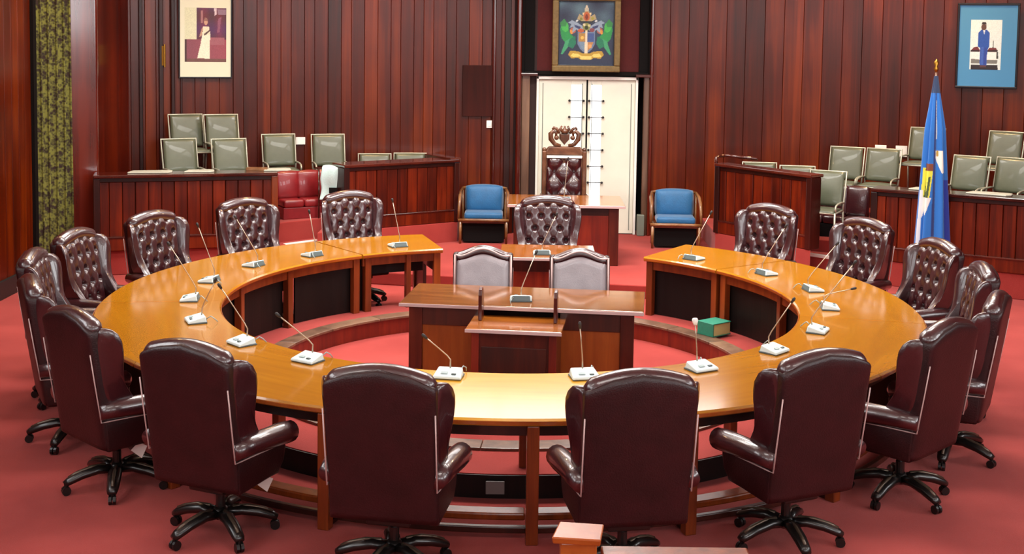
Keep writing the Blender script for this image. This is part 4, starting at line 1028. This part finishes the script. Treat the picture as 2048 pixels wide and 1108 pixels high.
# ---------------------------------------------------------------- flag
t = thing('flag_on_pole', 'furled blue flag with yellow and white marks on a pole with brass finial', 'flag', (4.91, 3.98, 0))
MB().tube([(0, 0, .03), (0, 0, 2.66)], .014, 10).build('pole', 'carved', t, smooth=True)
MB().lathe([(.16, 0), (.16, .03), (.05, .06), (.03, .12)], n=20).build('stand', 'carved', t, smooth=True)
MB().lathe([(.012, 2.60), (.03, 2.64), (.014, 2.67), (.032, 2.71), (.0, 2.76)], n=12).build('finial', 'brass', t, smooth=True)
fb = MB(); FN, FV = 200, 240
def flagf(u, v):     # u around, v from top (0) to bottom (1)
    a_ = 2*pi*u; z = 2.56-2.02*v
    R_ = (.020+.045*min(1, v*3.2)+.095*v)
    fold = 1+.20*sin(a_*6+.6+1.2*v)*min(1, v*4)+.07*sin(a_*11+2*v)
    return (R_*fold*cos(a_)*1.12+.02*v, R_*fold*sin(a_)*.62-.01, z)
fb.grid(flagf, FN, FV, closed_u=True); fo = fb.build('flag_cloth', 'flag', t, smooth=True, fixn=False)
att = fo.data.color_attributes.new('paint', 'FLOAT_COLOR', 'POINT'); cols = []
for vt in fo.data.vertices:
    z = vt.co.z; v = (2.56-z)/2.02; W_ = (.020+.045*min(1, v*3.2)+.095*v)*1.12; h = (vt.co.x-.02*v)/W_; c = (18, 104, 186)
    if vt.co.y < .03:
        if .14 < v < .36 and -.15 < h < .12: c = (206, 214, 214)
        if -.02 < h < .86 and .43 < v < .56 and (v-.43) < .13*(1.0) and h > (v-.47)*6: c = (226, 224, 214)
        if (h-.18)**2*.03+(v-.445)**2 < .00035: c = (172, 140, 50)
        if -1.0 < h < -.25 and .53 < v < .72 and h < -.2-(v-.53)*1.5: c = (214, 214, 60)
        if -.60-(v-.58)*1.5 < h < -.40-(v-.58)*1.5 and .58 < v < .72: c = (64, 84, 40)
        if -.75 < h < -.15 and .505 < v < .545: c = (120, 60, 34)
        if -1.1 < h < -.30-(v-.70)*4.5 and .70 < v < .90: c = (222, 224, 218)
        if -1.1 < h < -.86 and v > .66: c = (206, 214, 220)
        if -.22 < h < .0 and v > .1: c = (10, 44, 112)
        if h > .82 and v > .6: c = (12, 44, 150)
        if v < .10: c = (24, 48, 84)
    l = lin(c); cols += [l[0], l[1], l[2], 1]
att.data.foreach_set('color', cols)

# ---------------------------------------------------------------- green books on the plinth
t = thing('law_book', 'green bound book with cream pages lying on the inner plinth at right', 'book', (1.93, 1.14, .175), rad(38))
boxo('cover', 'green', -.12, .12, -.10, .10, .115, .125, t, bevel=.003); boxo('cover', 'green', -.12, .12, -.10, .10, 0, .008, t, bevel=.002)
boxo('spine', 'green', -.125, -.112, -.10, .10, 0, .125, t, bevel=.004)
boxo('page_block', 'pages', -.112, .114, -.094, .094, .008, .115, t, bevel=.002)

# ---------------------------------------------------------------- foreground balustrade
t = thing('wooden_balustrade', 'wooden rail and square post cap at the very bottom of the picture', 'railing', (0, -5.3, 0))
MB().hexa([(.18, -.02, .855), (.375, -.02, .845), (.40, .14, .845), (.21, .14, .855)], [(.175, -.025, .885), (.38, -.025, .875), (.405, .145, .875), (.215, .145, .885)]).build('post_cap', 'edge', t, bevel=.006)
boxo('post', 'edge', .215, .365, .0, .12, 0, .85, t, bevel=.006)
boxo('top_rail', 'frame', .385, 1.0, -.02, .08, .775, .81, t, bevel=.008)
boxo('panel', 'frame', .37, 1.0, .02, .05, .05, .775, t, bevel=.003)

for (x, y, p, nm) in SPOTS:
    o = MB().lathe([(.40, 0), (.40, -.03), (.36, -.035), (.36, -.012), (.0, -.012)], n=20).build('downlight', 'white', smooth=False); o.location = (x, y, CEIL)
    tag(o, 'round warm downlight in the ceiling '+nm, 'lamp')
# ---------------------------------------------------------------- ceiling lamps
lf = None
for (x, y, p) in LAMPS:
    if lf is None:
        lf = thing('ceiling_lamp', 'rectangular ceiling lamp panel', 'lamp', (x, y, CEIL), 0, 'ceiling lamp panels')
        frame_rect(MB(), 2.3, 1.1, .05, 0, .06).build('lamp_frame', 'white', lf).rotation_euler = (rad(90), 0, 0)
        lf.children[0].location = (0, .55, 0)
        boxo('diffuser', 'lampglow', -1.1, 1.1, -.5, .5, -.03, -.01, lf, bevel=0)
    else: dup(lf, (x, y, CEIL), 0)
for o, nm in zip([o for o in COL.objects if o.name.startswith('ceiling_lamp') and o.type == 'EMPTY'], LAMPN): o['label'] = 'rectangular ceiling lamp panel '+nm
